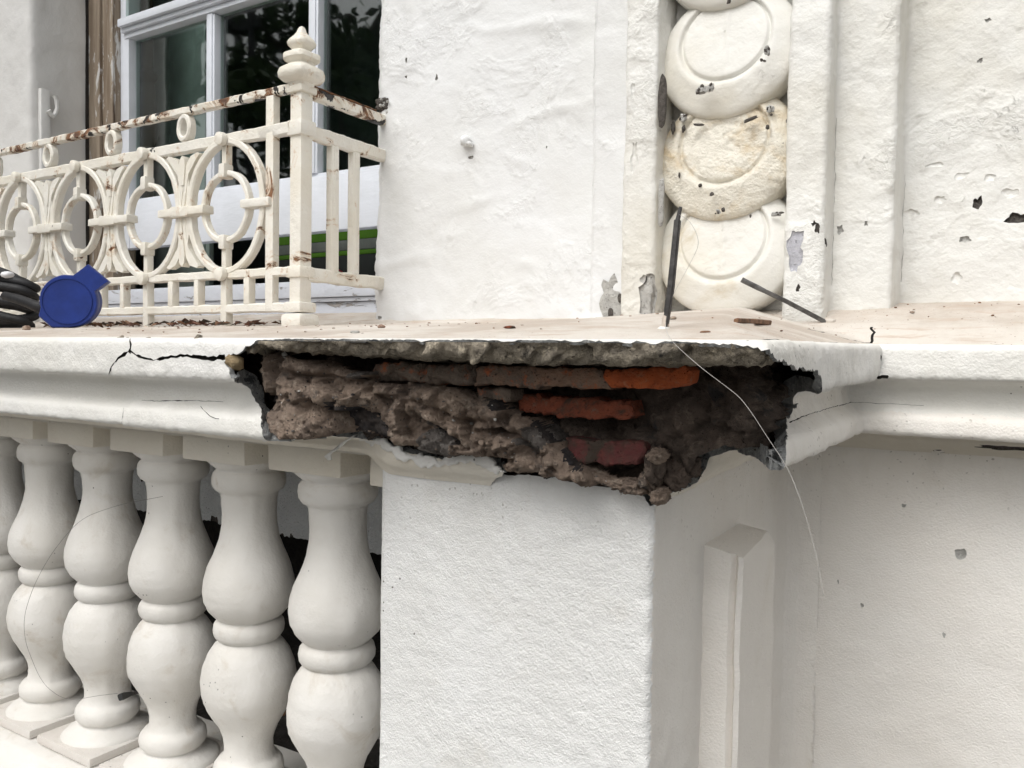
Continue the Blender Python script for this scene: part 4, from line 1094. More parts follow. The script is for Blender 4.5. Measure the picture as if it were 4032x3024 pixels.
V, F = crag(at(1510, 412, Y=1.503), (.016, .010, .013), 700); o = mk('crumbled_hole', V, F, M['chipdark'], house); o['label'] = 'crumbled dark hole where the top rail enters the wall'
for i_ in range(7):
    g_ = np.random.default_rng(i_); V, F = rock(at(1510, 412, Y=1.496) + g_.normal(size=3) * [.008, .002, .007], (.004, .004, .0035), 710 + i_, 2, .4); mk('mortar_lump', V, F, M['greyrough'], house)
# dark and grey slivers along the edge of the panel
V, F = rock(at(2608, 400, Y=1.459), (.008, .004, .045), 171, 3, .3); o = mk('edge_sliver', V, F, M['chipdark'], house); o['label'] = 'dark sliver along the panel edge beside the roundels'
V, F = rock(at(2604, 800, Y=1.459), (.006, .004, .040), 172, 3, .3); mk('edge_sliver', V, F, M['greyrough'], house)

# wall left of the window
wl = [(-5.0, 1.50), (-2.845, 1.50), (-2.835, 1.503), (-2.830, 1.512), (-2.832, 1.70)]
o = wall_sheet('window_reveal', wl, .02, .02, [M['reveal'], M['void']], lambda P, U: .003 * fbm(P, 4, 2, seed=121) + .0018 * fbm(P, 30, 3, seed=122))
o['label'] = 'shaded left reveal of the window opening'
# hook and old iron strap painted over, on the reveal
def rv(sx, sy): return at(sx, sy, X=-2.826)
mb = MB()
a, b = rv(172, 352), rv(178, 640)
mb.box(-2.834, -2.814, a[1] - .016, a[1] + .016, .08, a[2], .004)
hk = [rv(*p) for p in ((203, 380), (210, 400), (212, 430), (206, 450), (196, 459), (186, 450), (178, 438))]
mb.tube([p + np.array([.020, 0, 0]) for p in hk], .008, 8)
o = mb.build('painted_hook', M['reveal'], house, 'auto', lump=.0015, lf=60); o['label'] = 'painted over strap and hook on the window reveal'

# window: boxed frame, raised lower sash, sill
frame = MB()
frame.box(-2.835, -2.762, 1.700, 1.79, .10, ZT, .004); frame.box(-2.760, -2.712, 1.708, 1.79, .10, ZT, .006); frame.box(-2.7095, -2.690, 1.702, 1.79, .10, ZT, .005)
MB().box(-2.8315, -2.8262, 1.690, 1.6995, .10, ZT).build('dark_joint_strip', M['void'], house, False)  # solid dark strip painting the shade of the open joint
o = frame.build('window_frame', M['wood'], house, 'auto', lump=.0012, lf=14); o['label'] = 'weathered bare wood window frame'
sill = MB()
sill.box(-2.83, -1.325, 1.672, 1.80, .150, .197, .004); sill.box(-2.83, -1.325, 1.680, 1.80, .138, .1485, .002); sill.box(-2.83, -1.325, 1.688, 1.80, .02, .1365, .002)
o = sill.build('window_sill', M['sill'], house, 'auto', lump=.0012, lf=22); o['label'] = 'pale blue grey window sill with peeling paint'
win = bpy.data.objects.new('sash_window', None); scene.collection.objects.link(win); win.location = Vector((-2.05, 1.74, .344)) - house.location; win.parent = house; win.empty_display_size = .05
win['label'] = 'white sash window raised to leave a gap above the sill'
Y0s, Y1s = 1.730, 1.772
MB().box(-2.688, -2.6405, Y0s, Y1s, .344, ZT, .003).build('stile', M['sash'], win, 'auto')
MB().box(-2.6405, -1.30, Y0s + .001, Y1s, .344, .502, .004).box(-2.6405, -1.30, Y0s + .009, Y1s - .01, .502, .512, .002).build('bottom_rail', M['sash'], win, 'auto', lump=.0008, lf=20)
for xa, xb in ((-2.2403, -2.2012), (-1.790, -1.7515)):
    MB().box(xa, xb, Y0s + .004, Y1s, .512, 1.056, .003).box(xa + .008, xb - .008, Y0s, Y0s + .006, .512, 1.056, .002).build('glazing_bar', M['sash'], win, 'auto')
    MB().box(xa, xb, Y0s - .030, Y0s + .004, 1.116, ZT, .003).build('glazing_bar', M['sash'], win, 'auto')
MB().box(-2.66, -1.30, Y0s - .004, Y1s + .002, 1.057, 1.073, .003).box(-2.665, -1.30, Y0s - .016, Y1s, 1.0735, 1.088, .004).box(-2.66, -1.30, Y0s - .030, Y1s, 1.0885, 1.115, .004).build('meeting_rail', M['sash'], win, 'auto')
for xa, xb in ((-2.6405, -2.2405), (-2.201, -1.790), (-1.7513, -1.30)):
    MB().box(xa - .004, xb + .004, 1.757, 1.7605, .508, 1.06).build('pane', M['glass'], win, False)
    MB().box(xa - .004, xb + .004, 1.722, 1.7255, 1.110, ZT).build('pane', M['glass'], win, False)
# dim room behind
rm = MB().box(-4.2, 1.0, 1.80, 3.1, -.3, 2.3)
room = rm.build('room', M['room'], None, False); struct(room)
bm = bmesh.new(); bm.from_mesh(room.data)
bmesh.ops.delete(bm, geom=[f for f in bm.faces if abs(f.calc_center_median().y - 1.80) < .01], context='FACES')
bmesh.ops.reverse_faces(bm, faces=bm.faces); bm.to_mesh(room.data); bm.free()
# inner wall round the opening so daylight enters only by the window
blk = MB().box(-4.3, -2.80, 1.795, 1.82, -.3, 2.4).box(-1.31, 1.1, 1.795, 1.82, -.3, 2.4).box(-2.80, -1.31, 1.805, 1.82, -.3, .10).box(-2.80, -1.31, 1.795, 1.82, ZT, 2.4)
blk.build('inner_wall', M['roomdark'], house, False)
MB().box(-5.0, .75, 1.50, 1.82, ZT, 2.6).build('upper_wall', M['wall'], house, False)
MB().box(.72, 1.1, 1.52, 1.82, -1.5, ZT).build('end_wall', M['wall'], house, False)
# things inside, seen through the gap and the glass
sh = thing('window_shutter', 'grey green folded shutter leaf standing inside behind the left pane', 'shutter', (-2.9, 2.0, .2))
MB().box(-2.90, -2.50, 1.95, 1.97, .15, ZT, .003).build('board', M['shutter'], sh)
MB().box(-2.83, -2.72, 1.944, 1.952, .25, ZT - .1, .004).build('panel', M['shutter'], sh)
MB().box(-2.70, -2.52, 1.944, 1.952, .25, ZT - .1, .004).build('panel', M['shutter'], sh)
tp = thing('turned_post', 'brown turned wooden post standing just inside the left pane', 'post', (-2.79, 1.93, .2))
MB().lathe([(.02, .2), (.02, .68), (.035, .70), (.035, .72), (.025, .735), (.036, .78), (.030, .90), (.025, .97), (.036, .985), (.036, 1.0), (.02, 1.02), (.02, 1.5)], (-2.765, 1.885, 0), 20).build('spindle', plain('dark_oak', (.10, .065, .035), .5), tp)
bagx0, bagx1 = -1.95, -1.30
bag = thing('striped_bag', 'lime green and grey striped bag inside the gap under the sash', 'bag', (-1.6, 2.1, .15))
zb_ = [at(1350, y, Y=2.02)[2] for y in (890, 945, 985, 1004, 1120)]
for nm, m_, z0, z1 in (('band', 'green', zb_[1], zb_[0] + .12), ('band', 'greycloth', zb_[2], zb_[1] - .0005), ('band', 'green', zb_[3], zb_[2] - .0005), ('band', 'roomdark', .12, zb_[3] - .0005)):
    MB().box(float(at(1090, 960, Y=2.02)[0]), -1.2, 2.02, 2.4, z0, z1, .004).build(nm, M[m_], bag, lump=.006, lf=5)
o = MB().box(-2.02, -1.90, 1.94, 2.00, .15, .262, .01).build('red_cloth', M['red'], None, lump=.006, lf=30); tag(o, 'dark red cloth lying behind the window sill', 'cloth')
gp = thing('green_jacket', 'dull green jacket hanging inside behind the right hand panes', 'jacket', (-1.7, 2.5, .5))
V, F = rock((-1.72, 2.55, .80), (.30, .09, .26), 181, 4, .25); mk('body', V, F, plain('dull_green', (.10, .19, .03), .8), gp)
V, F = rock((-1.98, 2.56, .70), (.07, .06, .24), 182, 3, .25); mk('sleeve', V, F, plain('dull_green_sleeve', (.09, .17, .03), .8), gp)

# ================================================================== IRON WINDOW GUARD
rail = thing('iron_railing', 'cream painted cast iron window guard with ring panels, rust on its top rail', 'railing', (-1.295, 1.24, .05))
RY = 1.24; W2 = .0095
def rb(name, x0, x1, z0, z1, mat='iron', y0=RY - W2, y1=RY + W2, b=.003, parent=rail, lump=.0008):
    return MB().box(x0, x1, y0, y1, z0, z1, b).build(name, M[mat], parent, 'auto', lump=lump, lf=45)
XE = -2.75
def longbar(name, z0, z1, mat, x1, y0=RY - W2, y1=RY + W2, x0=XE):
    mb = MB(); pts = [(x, (y0 + y1) / 2, (z0 + z1) / 2) for x in np.linspace(x0, x1, 60)]
    mb.tube(pts, (y1 - y0) / 2 * 1.08, 12, sq=True, ry=(z1 - z0) / 2 * 1.08)
    # tube: side axis is vertical/horizontal depending on frame; make plain box rings instead
    mb = MB(); V, F = [], []
    for x in np.linspace(x0, x1, 90):
        for (y, z) in ((y0, z0 + .003), (y0 + .003, z0), (y1 - .003, z0), (y1, z0 + .003), (y1, z1 - .003), (y1 - .003, z1), (y0 + .003, z1), (y0, z1 - .003)): V.append((x, y, z))
    for i in range(89):
        for k in range(8): F.append((i * 8 + k, i * 8 + (k + 1) % 8, i * 8 + 8 + (k + 1) % 8, i * 8 + 8 + k))
    F += [tuple(range(8)), tuple(range(89 * 8, 90 * 8))]
    mb.add(V, F)
    return mb.build(name, M[mat], rail, 'auto', lump=.0012, lf=50, seed=int(z0 * 1000))
o = longbar('top_rail', .5405, .558, 'ironrust', -1.325); o['label'] = 'rusty chipped top rail'
longbar('middle_rail', .4535, .4795, 'iron', -1.327)
longbar('lower_rail', .158, .1775, 'iron', -1.327)
longbar('bottom_rail', .082, .1018, 'iron', -1.327)
BXS = [-1.5295 - .2838 * i for i in range(5)]
MXS = [-1.5295 + .1419 - .2838 * i for i in range(1, 6)]
def ell(cx, cz, rx_, rz_, n=40): return [(cx + rx_ * math.cos(t_), RY, cz + rz_ * math.sin(t_)) for t_ in np.linspace(0, 2 * math.pi, n, endpoint=False)]
def ringmesh(cx, cz, rx_, rz_, wdt, dep, n=44):
    """flat iron ring of rounded rectangular section"""
    V, F = [], []
    sec = [(-wdt, -dep + .003), (-wdt + .003, -dep), (wdt - .003, -dep), (wdt, -dep + .003), (wdt, dep - .003), (wdt - .003, dep), (-wdt + .003, dep), (-wdt, dep - .003)]
    for i in range(n):
        t_ = 2 * math.pi * i / n
        for a, y in sec: V.append((cx + (rx_ + a) * math.cos(t_), RY + y, cz + (rz_ + a) * math.sin(t_)))
    for i in range(n):
        for k in range(8): F.append((i * 8 + k, i * 8 + (k + 1) % 8, ((i + 1) % n) * 8 + (k + 1) % 8, ((i + 1) % n) * 8 + k))
    return MB().add(V, F)
ZM, RZ, RX = .3185, .141, .1195
protos = {}
def inst(key, builder, name, dx):
    """build at bay 0 once, then copies along the rail"""
    if key not in protos:
        protos[key] = builder()
        o = protos[key]
    else:
        o = protos[key].copy(); scene.collection.objects.link(o)
        o.name = name
    o.location = Vector(o.location) if key not in protos else protos[key].location + Vector((dx, 0, 0))
    return o
def leafpoly(pts, cx, cz, flip):
    return [(cx + x, cz + z * flip) for x, z in pts]
x0b, x0m = BXS[0], MXS[0]
def palm(flip):
    mb = MB()
    # central bud and two spreading blades above the clamp
    bl = [(-.006, .012), (-.012, .055), (-.020, .085), (-.050, .118), (-.058, .126), (-.050, .131), (-.026, .124), (-.012, .106), (-.004, .085), (0, .06)]
    mb.prism(leafpoly(bl, x0m, ZM, flip), RY - .010, RY + .008)
    mb.prism(leafpoly([(-x, z) for x, z in bl], x0m, ZM, flip), RY - .010, RY + .008)
    bud = [(-.005, .06), (-.010, .100), (-.009, .118), (0, .127), (.009, .118), (.010, .100), (.005, .06)]
    mb.prism(leafpoly(bud, x0m, ZM, flip), RY - .013, RY + .008)
    stem = [(-.024, .0), (-.026, .030), (-.016, .075), (0, .088), (.016, .075), (.026, .030), (.024, 0)]
    mb.prism(leafpoly(stem, x0m, ZM, flip), RY - .008, RY + .006)
    return mb.build('palmette', M['iron'], rail, 'auto', lump=.0016, lf=60, seed=3, loc=(x0m, RY, ZM))
def lp(x, z): return (x, RY, z)
for i in range(5):
    dx = -.2838 * i; cx = BXS[i]
    inst('ring', lambda: ringmesh(x0b, ZM, RX + .003, RZ + .003, .0078, .0105).build('outer_ring', M['iron'], rail, 'auto', lump=.001, lf=50, loc=lp(x0b, ZM)), 'outer_ring', dx)
    inst('inner', lambda: ringmesh(x0b, ZM, .0745, .0745, .0062, .0095, 36).build('inner_ring', M['iron'], rail, 'auto', lump=.001, lf=50, loc=lp(x0b, ZM)), 'inner_ring', dx)
    inst('lt', lambda: MB().box(x0b - .0075, x0b + .0075, RY - .009, RY + .009, ZM + .070, ZM + .140, .003).build('link', M['iron'], rail, 'auto', lump=.0008, lf=50, loc=lp(x0b, ZM + .1)), 'link', dx)
    inst('lb', lambda: MB().box(x0b - .0075, x0b + .0075, RY - .009, RY + .009, ZM - .140, ZM - .070, .003).build('link', M['iron'], rail, 'auto', lump=.0008, lf=50, loc=lp(x0b, ZM - .1)), 'link', dx)
    inst('kt', lambda: MB().box(x0b - .0095, x0b + .0095, RY - .017, RY + .011, ZM + .062, ZM + .094, .004).build('clamp', M['iron'], rail, 'auto', lump=.0016, lf=60, loc=lp(x0b, ZM + .07)), 'clamp', dx)
    inst('kb', lambda: MB().box(x0b - .0095, x0b + .0095, RY - .017, RY + .011, ZM - .094, ZM - .062, .004).build('clamp', M['iron'], rail, 'auto', lump=.0016, lf=60, loc=lp(x0b, ZM - .07)), 'clamp', dx)
    bp_ = [(.0150, .002), (.0158, .010), (.0145, .0145), (.009, .0165), (0.0005, .0168)]
    for key, z_ in (('bt', .466), ('bb', .168)):
        inst(key, lambda z_=z_: MB().lathe(bp_, (x0b, RY - .010, z_), 24, axis='y').build('boss', M['iron'], rail, 'auto', lump=.0012, lf=60, loc=lp(x0b, z_)), 'boss', dx)
    inst('foot', lambda: MB().box(x0b - .0095, x0b + .0095, RY - .010, RY + .010, .045, .160, .003).build('foot', M['iron'], rail, 'auto', lump=.0012, lf=50, loc=lp(x0b, .05)), 'foot', dx)
    inst('sr', lambda: ringmesh(x0m, .5105, .0185, .0262, .0064, .0105, 32).build('small_ring', M['iron'], rail, 'auto', lump=.001, lf=60, loc=lp(x0m, .51)), 'small_ring', dx)
    inst('pu', lambda: palm(1), 'palmette', dx)
    inst('pd', lambda: palm(-1), 'palmette', dx)
    inst('tie', lambda: MB().box(x0m - .082, x0m + .082, RY - .019, RY + .013, ZM - .0105, ZM + .0085, .004).box(x0m - .030, x0m + .030, RY - .022, RY + .014, ZM - .0135, ZM + .0105, .004).build('tie_bar', M['iron'], rail, 'auto', lump=.002, lf=50, loc=lp(x0m, ZM)), 'tie_bar', dx)
    for q, off in enumerate((-.095, -.189)):
        inst('sb%d' % q, lambda off=off: MB().box(x0b + off - .009, x0b + off + .009, RY - .010, RY + .010, .100, .160, .003).build('short_bar', M['iron'], rail, 'auto', lump=.001, lf=60, loc=lp(x0b + off, .13)), 'short_bar', dx)
for off in (.075,): rb('short_bar', x0b + off - .009, x0b + off + .009, .100, .160)
rb('tie_bar', x0b + .064, -1.376, ZM - .0105, ZM + .0085, y0=RY - .019, y1=RY + .013, b=.004)
rb('stile', -1.3955, -1.372, .084, .5405, b=.003)
# corner post and finial
def sq(name, r_, z0, z1, b=.005, mat='iron', parent=rail, lump=.001): return MB().box(-1.3135 - r_, -1.3135 + r_, RY + .014 - r_, RY + .014 + r_, z0, z1, b).build(name, M[mat], parent, 'auto', lump=lump, lf=45)
post = sq('post', .0165, .085, .553, .003)
sq('collar', .0225, .4495, .4825, .006, parent=post); sq('collar', .0225, .154, .1785, .006, parent=post); sq('collar', .0252, .081, .1035, .006, parent=post)
sq('foot_block', .0300, .050, .079, .010, parent=post, mat='iron'); sq('collar', .0235, .538, .5535, .005, parent=post)
fin = MB().lathe([(.022, .552), (.024, .559), (.034, .563), (.0405, .570), (.0420, .579), (.0390, .588), (.028, .595), (.0225, .599), (.0235, .602), (.0300, .606), (.0325, .609), (.0325, .618), (.0305, .621), (.0220, .623), (.0155, .627), (.0185, .632), (.0245, .638), (.0258, .644), (.0225, .651), (.0140, .659), (.0085, .667), (.0070, .673), (.0045, .677), (.0005, .679)], (-1.3135, RY + .014, 0), 32, sq=.45, ph=math.pi / 32)
fin.build('finial', M['iron'], rail, 'auto', lump=.0011, lf=50)
# return to the wall
def yb(name, z0, z1, mat='iron', x=-1.304, h=.0095, ya=RY + .02, yb_=1.515):
    mb = MB(); V, F = [], []
    ys = np.linspace(ya, yb_, 26)
    for y in ys:
        for (xx, z) in ((-h, z0 + .003), (-h + .003, z0), (h - .003, z0), (h, z0 + .003), (h, z1 - .003), (h - .003, z1), (-h + .003, z1), (-h, z1 - .003)): V.append((x + xx, y, z))
    for i in range(25):
        for k in range(8): F.append((i * 8 + k, i * 8 + (k + 1) % 8, i * 8 + 8 + (k + 1) % 8, i * 8 + 8 + k))
    F += [tuple(range(8)), tuple(range(25 * 8, 26 * 8))]
    return mb.add(V, F).build(name, M[mat], rail, 'auto', lump=.0016, lf=45, seed=int(z0 * 999))
o = yb('return_rail', .532, .556, 'ironrust'); o['label'] = 'return rail with its top rusted bare'
yb('rust_scale', .5565, .5605, 'ironbare', h=.0092, yb_=1.47)
yb('return_rail', .447, .476); yb('return_rail', .148, .177)
for y in (1.338, 1.405):
    MB().box(-1.304 - .009, -1.304 + .009, y - .0115, y + .0115, .175, .449, .004).box(-1.304 - .0102, -1.304 + .0102, y - .005, y + .005, .178, .446, .002).build('bar', M['iron'], rail, 'auto', lump=.001, lf=50)

# ================================================================== LOOSE THINGS ON THE LEDGE
# black cable coil
coil = thing('cable_coil', 'thick black rubber cable coiled on the ledge at the left edge', 'cable', (-1.98, 1.02, .045))
cy = 1.05
cb = at(60, 1290, Y=cy)
def S2(sx, sy, Y=cy): return at(sx, sy, Y=Y)
strands = [((-60, 1195), (30, 1225), (80, 1248), (112, 1262), (104, 1285), (40, 1280), (-60, 1276)),
           ((-60, 1255), (20, 1262), (70, 1262), (100, 1256), (112, 1244), (90, 1228), (20, 1205), (-60, 1190)),
           ((-60, 1130), (10, 1160), (70, 1182), (105, 1192), (116, 1212), (90, 1216), (20, 1196), (-60, 1172)),
           ((-60, 1095), (20, 1120), (80, 1130), (118, 1140), (125, 1165), (100, 1172), (30, 1148), (-60, 1120)),
           ((-60, 1070), (20, 1092), (70, 1100), (112, 1112), (122, 1134), (80, 1128), (20, 1110), (-60, 1085)),
           ((-60, 1010), (0, 1048), (40, 1078), (86, 1096), (108, 1112), (70, 1112), (0, 1075), (-60, 1050))]
for i, st in enumerate(strands):
    y0_, y1_ = st[0][1], st[-1][1]
    lp_ = list(st) + [(-170, y1_ - 4), (-235, y1_ * .6 + y0_ * .4), (-240, y0_ * .6 + y1_ * .4 + 6), (-170, y0_ - 2)]
    pts = np.array([S2(x - 30, y) for x, y in lp_]); n_ = len(pts)
    ph_ = np.linspace(0, 2 * math.pi, n_, endpoint=False)
    pts[:, 1] += .048 * -np.cos(ph_ * 1.0) + .01 * math.sin(i * 2.1)
    tt = np.linspace(0, n_, 64, endpoint=False)
    sm = np.stack([np.interp(tt, range(n_ + 1), np.r_[pts[:, k], pts[:1, k]]) for k in range(3)], 1)
    for _ in range(4): sm = (np.roll(sm, 1, 0) + 2 * sm + np.roll(sm, -1, 0)) / 4
    MB().tube(sm, .0105, 12, closed=True).build('strand', M['cable'], coil, True)
pts = np.array([S2(x, y, 1.0) for x, y in ((20, 1165), (70, 1178), (110, 1192), (140, 1205), (180, 1212))]); MB().tube(pts, [.010, .011, .011, .012, .012], 12).build('lead', M['cable'], coil, True)
a = S2(30, 1082, 1.0); V, F = rock(a, (.014, .012, .008), 77, 2, .2); o = mk('tape', V, F, M['tape'], coil); o['label'] = 'scrap of white tape round the cable'
# blue rubber socket cover
sx0, sy0 = 282, 1188
sock = thing('socket_cover', 'blue rubber socket cover with a square tab leaning against the railing', 'socket', tuple(ledge_hit(285, 1296)))
syy = 1.03
pxk = pxr(sx0, sy0, syy, 1)
out = []
for d_ in np.linspace(38, -220, 40): out.append((104 * math.cos(R(d_)), 102 * math.sin(R(d_))))
outl = [(p[0], p[1]) for p in out if not (p[0] < -10 and p[1] < -62 and False)]
# face outline in photo units (x right, y up), tab on the upper right
face = [(142, 82), (68, 146), (16, 101)] + [(103 * math.cos(R(a)), 103 * math.sin(R(a))) for a in range(100, 200, 6)] + [(-106, -62), (-62, -104), (-52, -106), (0, -105)] + [(103 * math.cos(R(a)), 103 * math.sin(R(a))) for a in range(-84, 30, 6)]
cn = at(sx0, sy0, Y=syy)
fwd = np.array([cf[0], cf[1], 0]); fwd /= np.linalg.norm(fwd); rt = np.array([cr[0], cr[1], 0]); rt /= np.linalg.norm(rt)
nrm = -fwd * math.cos(.28) + rt * math.sin(.28); tng = rt * math.cos(.28) + fwd * math.sin(.28)
def solid(poly, d0, d1, b, name, mat):
    poly = resample(poly, 7); c = poly.mean(0)
    bm = bmesh.new()
    loops = []
    for dd, sc_ in ((d0, 1 - b * .9), (d0 - .0035, 1 - b * .25), (d0 - .007, 1), (d1 + .006, 1), (d1, 1 - b * .6)):
        loops.append([bm.verts.new(tuple(cn + tng * ((c[0] + (p[0] - c[0]) * sc_) * pxk) + np.array([0, 0, 1]) * ((c[1] + (p[1] - c[1]) * sc_) * pxk) + nrm * dd)) for p in poly])
    for a_, b_ in zip(loops[:-1], loops[1:]):
        for k in range(len(poly)): bm.faces.new((a_[k], a_[(k + 1) % len(poly)], b_[(k + 1) % len(poly)], b_[k]))
    bm.faces.new(loops[0][::-1]); bm.faces.new(loops[-1])
    mb = MB(); mb.bm(bm); return mb.build(name, M[mat], sock, 'auto')
solid(face, .030, -.004, .05, 'lid', 'blue')
solid([(88 * math.cos(R(a)) - 3, 88 * math.sin(R(a)) - 3) for a in range(0, 360, 8)], .0304, .026, .02, 'raised_disc', 'blue')
body = [(p[0] * 1.0 - 4, p[1] * 1.0 + 4) for p in out]
solid(body, -.005, -.038, .05, 'body', 'bluedark')
# steel rods left standing in the ledge
def rod(name, pts, r_, mat, label, flat=None):
    e = thing(name, label, 'rod', tuple(pts[0]), 'metal rods stuck in the masonry')
    MB().tube(pts, r_, 8, sq=True).build('shank', M[mat], e, 'auto')
    return e
b1 = ledge_hit(2614, 1296)
top1 = at(2668, 868, Y=b1[1] + .01); mid1 = at(2642, 1130, Y=b1[1])
e = rod('steel_rod', [b1 - [0, 0, .008], mid1, top1], [.0030, .0034, .0032], 'steeldark', 'tall dark upright rod standing in the ledge before the lowest roundel')
t2 = at(2680, 815, Y=b1[1] + .012)
MB().tube([top1 - (t2 - top1) * .05, t2], [.0022, .0016], 8, sq=True).build('thin_tip', M['steeldark'], e)
MB().tube([b1 - [0, 0, .008], b1 + (mid1 - b1) * .40], [.0040, .0036], 8).build('white_foot', M['ledge'], e, lump=.0006, lf=120)
V, F = rock(b1 + [0, 0, .0005], (.007, .006, .003), 78, 2, .3); mk('plaster_collar', V, F, M['cope'], e)
b2 = ledge_hit(3268, 1268)
e2p = at(2935, 1110, Y=b2[1] - .05)
e = rod('steel_rod', [b2 - [0, 0, .004], b2 + (e2p - b2) * .5, b2 + (e2p - b2) * .78], [.0038, .0038, .0037], 'steel', 'short bright rod leaning out of the ledge towards the left')
q0 = b2 + (e2p - b2) * .76; q1 = at(2920, 1101, Y=b2[1] - .05)
MB().tube([q0, q0 + (q1 - q0) * .3, q1], [.0038, .0046, .0046], 8, sq=True, ry=.0030).build('flattened_end', M['steel'], e)
V, F = rock(b2 + [0, 0, .001], (.010, .008, .005), 79, 2, .35); mk('plaster_collar', V, F, M['ledge'], e)
p0, p1 = at(473, 2745, Y=.905), at(580, 2715, Y=.985)
e = rod('steel_rod', [p0 + (p1 - p0) * .3, p1], .0034, 'steeldark', 'dark rod with a black flattened end between two balusters')
MB().tube([p0, p0 + (p1 - p0) * .12, p0 + (p1 - p0) * .36], [.0062, .0066, .0040], 8, sq=True, ry=.0045).build('head', M['blackhead'], e)
# threads
def thread(name, pts, Ys, r_, mat, label):
    P = np.array([at(x, y, Y=Y_) for (x, y), Y_ in zip(pts, Ys)]); n_ = len(P)
    tt = np.linspace(0, n_ - 1, n_ * 6); sm = np.stack([np.interp(tt, range(n_), P[:, k]) for k in range(3)], 1)
    for _ in range(6): sm[1:-1] = (sm[:-2] + 2 * sm[1:-1] + sm[2:]) / 4
    o = MB().tube(sm, r_, 5).build(name, M[mat], None, True); return tag(o, label, 'thread', 'loose threads on the parapet')
tps = [(2676, 845), (2715, 868), (2742, 915), (2752, 955), (2742, 990), (2700, 1070), (2655, 1150), (2628, 1225), (2619, 1280), (2625, 1310), (2648, 1345), (2672, 1370), (2760, 1448), (2850, 1515), (2915, 1565), (2970, 1640), (3020, 1720), (3075, 1800), (3110, 1860), (3150, 1960), (3185, 2075), (3215, 2190), (3232, 2280), (3242, 2345)]
yb1 = b1[1]
thread('nylon_thread', tps, [yb1] * 9 + [.735, .720, .712] + [.705] * 12, .00026, 'thread', 'white nylon thread hanging from the tall rod across the hole')
fps = [(640, 1955), (582, 1966), (485, 1983), (350, 2027), (287, 2073), (211, 2168), (169, 2236), (131, 2312), (101, 2400), (94, 2453), (97, 2500), (105, 2545), (148, 2653), (183, 2706), (244, 2750), (305, 2755), (371, 2741), (463, 2730)]
thread('dark_thread', fps, [.905] * len(fps), .0004, 'hair', 'fine dark thread looping in front of the balusters')
V, F = [], []
mb = MB()
for k in range(8):
    a = np.array(at(459 + 3 * math.sin(k * 2.2), 2731 + 4 * math.cos(k * 1.7), Y=.903)); mb.tube([a, a + rng.normal(size=3) * .003], .0006, 4)
# stick, chips and grit on the ledge
s0, s1 = ledge_hit(2898, 1272), ledge_hit(3028, 1280)
st_o = MB().tube([s0 + [0, 0, .003], (s0 + s1) / 2 + [0, 0, .0034], s1 + [0, 0, .003]], [.0026, .0030, .0034], 7, sq=True).build('stick', M['stick'], None, 'auto', lump=.0007, lf=200)
tag(st_o, 'short reddish brown splinter of wood lying on the ledge', 'stick')
V, F = rock(ledge_hit(2995, 1264) + [0, 0, .001], (.010, .008, .003), 99, 2, .3)
lb = [('flat red brick chip on the ledge in front of the plain wall', 2008, 1293, .008, .0022, 'brickdull'), ('small grey pebble on the ledge right of the railing foot', 1502, 1292, .006, .0035, 'grit'), ('brown brick crumb at the foot of the pilaster', 1690, 1275, .0045, .0022, 'grit'),
      ('pale stone crumb on the ledge below the cable coil', 104, 1300, .010, .006, 'grit'), ('tiny dark crumb on the ledge under the splinter', 2776, 1312, .005, .0015, 'stick'), ('brown crumb near the foot of the tall rod', 2650, 1256, .004, .002, 'grit'), ('grey grain near the middle of the broken edge', 1398, 1315, .006, .003, 'greyrough')]
for i, (l_, sx, sy, a_, h_, m_) in enumerate(lb):
    p = ledge_hit(sx, sy); V, F = rock(p + [0, 0, h_ * .6], (a_, a_ * .7, h_), 400 + i, 2, .3)
    tag(mk('chip', V, F, M[m_], None, loc=p), l_, 'chip', 'chips on the ledge')
mb = MB()
for i in range(150):
    x = rng.uniform(-1.6, .05); y = (rng.uniform(.78, 1.45) if x < -.25 else rng.uniform(1.40, 1.6)); s_ = rng.choice([.0012, .0018, .0026, .0036], p=[.5, .36, .12, .02])
    V, F = rock((x, y, float(zL(x, y)) + s_ * .3), (s_ * rng.uniform(.8, 1.3), s_, s_ * .6), 500 + i, 1, .3); mb.add(V, F, int(rng.integers(0, 3)))
o = mb.build('grit', [M['grit'], M['grit'], M['stick']], None); o['kind'] = 'stuff'; o['label'] = 'loose grit scattered over the ledge'
# dead leaves and rust flakes along the foot of the railing
mb = MB()
for i in range(150):
    x = rng.uniform(-2.1, -1.36); y = rng.uniform(1.12, 1.34); s_ = rng.uniform(.006, .017)
    c = np.array([x, y, float(zL(x, y)) + .003 + rng.uniform(0, .006)]); a = rng.uniform(0, 6.28)
    u_ = np.array([math.cos(a), math.sin(a), rng.normal() * .25]) * s_; v_ = np.array([-math.sin(a), math.cos(a), rng.normal() * .25]) * s_ * .55
    up = np.array([0, 0, s_ * rng.uniform(.1, .5)])
    mb.add([c - u_, c - v_ + up, c + u_, c + v_ + up], [(0, 1, 2), (0, 2, 3)], int(rng.integers(0, 3)))
o = mb.build('leaf_litter', [M['leaf'], M['stick'], M['bark']], None, fix=False); o['kind'] = 'stuff'; o['label'] = 'dead leaves and rust flakes along the foot of the railing'

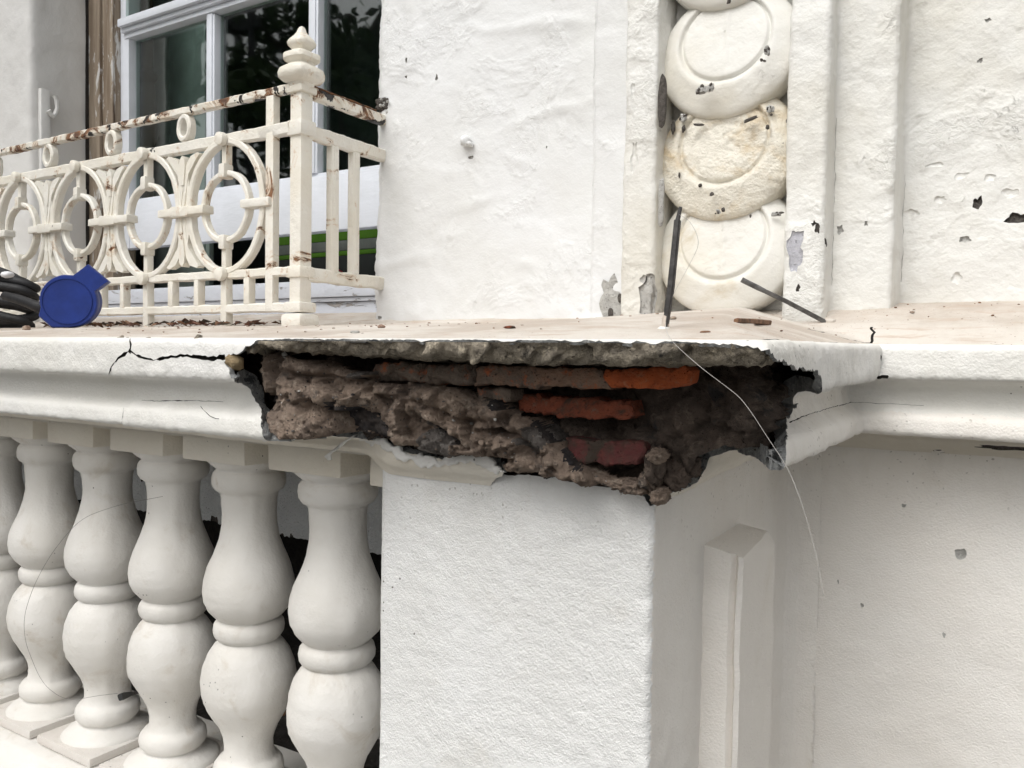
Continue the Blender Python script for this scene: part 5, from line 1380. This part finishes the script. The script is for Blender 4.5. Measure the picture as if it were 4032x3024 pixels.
# ================================================================== ACROSS THE STREET (mirrored in the panes)
def tree(loc, h_, cr_, n_, label, seed):
    g = np.random.default_rng(seed)
    t_ = thing('street_tree', label, 'tree', loc)
    L = np.array(loc)
    mb = MB(); mb.tube([L, L + [.1, .05, h_ * .35], L + [0, .1, h_ * .75]], [.22, .17, .06], 10)
    for k in range(9):
        a = k * 2.4; s_ = L + [.05, .05, h_ * (.30 + .045 * k)]; mb.tube([s_, s_ + np.array([math.cos(a), math.sin(a), .6]) * cr_ * .45, s_ + np.array([math.cos(a), math.sin(a), .75]) * cr_ * .8], [.08, .05, .015], 6)
    mb.build('trunk', M['bark'], t_)
    V, F = [], []
    cl = [L + [0, 0, h_ * .62] + g.normal(size=3) * np.array([1, 1, .75]) * cr_ * .50 for _ in range(46)]
    for c in cl:
        rr = g.uniform(.35, .8) * cr_ * .32
        for _ in range(n_ // 46):
            p = c + g.normal(size=3) * rr * .55; a = g.normal(size=3); a /= np.linalg.norm(a); b_ = np.cross(a, g.normal(size=3)); b_ /= np.linalg.norm(b_)
            s_ = g.uniform(.06, .13); i = len(V); V += [p - a * s_, p + b_ * s_ * .5, p + a * s_, p - b_ * s_ * .5]; F.append((i, i + 1, i + 2, i + 3))
    o = mk('crown', V, F, M['leafgreen'], t_, False)
    return t_
tree((-8.2, -5.3, -1.5), 8.2, 1.9, 9000, 'leafy street tree opposite the window seen in its panes', 1)
tree((-5.6, -7.2, -1.5), 10.0, 3.0, 9000, 'taller street tree nearer the front gate', 2)
opp = thing('reflection_house', 'dark brick house added across the street to darken the reflection in the left pane', 'house', (-13.1, -6.3, -1.5))
opp.rotation_euler = (0, 0, math.atan2(-.6, -.8))  # unseen house, added and turned to keep sky out of the left pane
ob_ = np.array(opp.location)
MB().box(ob_[0], ob_[0] + 14, ob_[1] - 7, ob_[1], -1.5, 8.4).build('wall', M['housebrick'], opp, False)
mb = MB(); mb.box(ob_[0] - .3, ob_[0] + 14.3, ob_[1] - 7.3, ob_[1] + .3, 8.405, 8.7); mb.build('roof', M['scaff'], opp, False)
for k in range(2):
    for q in range(2): MB().box(ob_[0] - .04, ob_[0] + .04, ob_[1] - 5.6 + k * 3, ob_[1] - 4.4 + k * 3, .6 + q * 3.4, 2.6 + q * 3.4).build('window', M['roomdark'], opp, False)
sc_ = thing('scaffold', 'black tube scaffold tower with boards mirrored in the left pane', 'scaffold', (-8.9, -3.4, -1.5))
for x in (-9.55, -8.35):
    for y in (-3.6, -4.4): MB().tube([(x, y, -1.5), (x, y, 7.5)], .045, 8).build('standard', M['scaff'], sc_, True)
for z in (1.9, 2.6, 3.3, 4.0, 4.7, 5.4):
    MB().box(-9.8, -8.2, -3.66, -3.58, z, z + .13).build('board', M['scaff'], sc_, False)
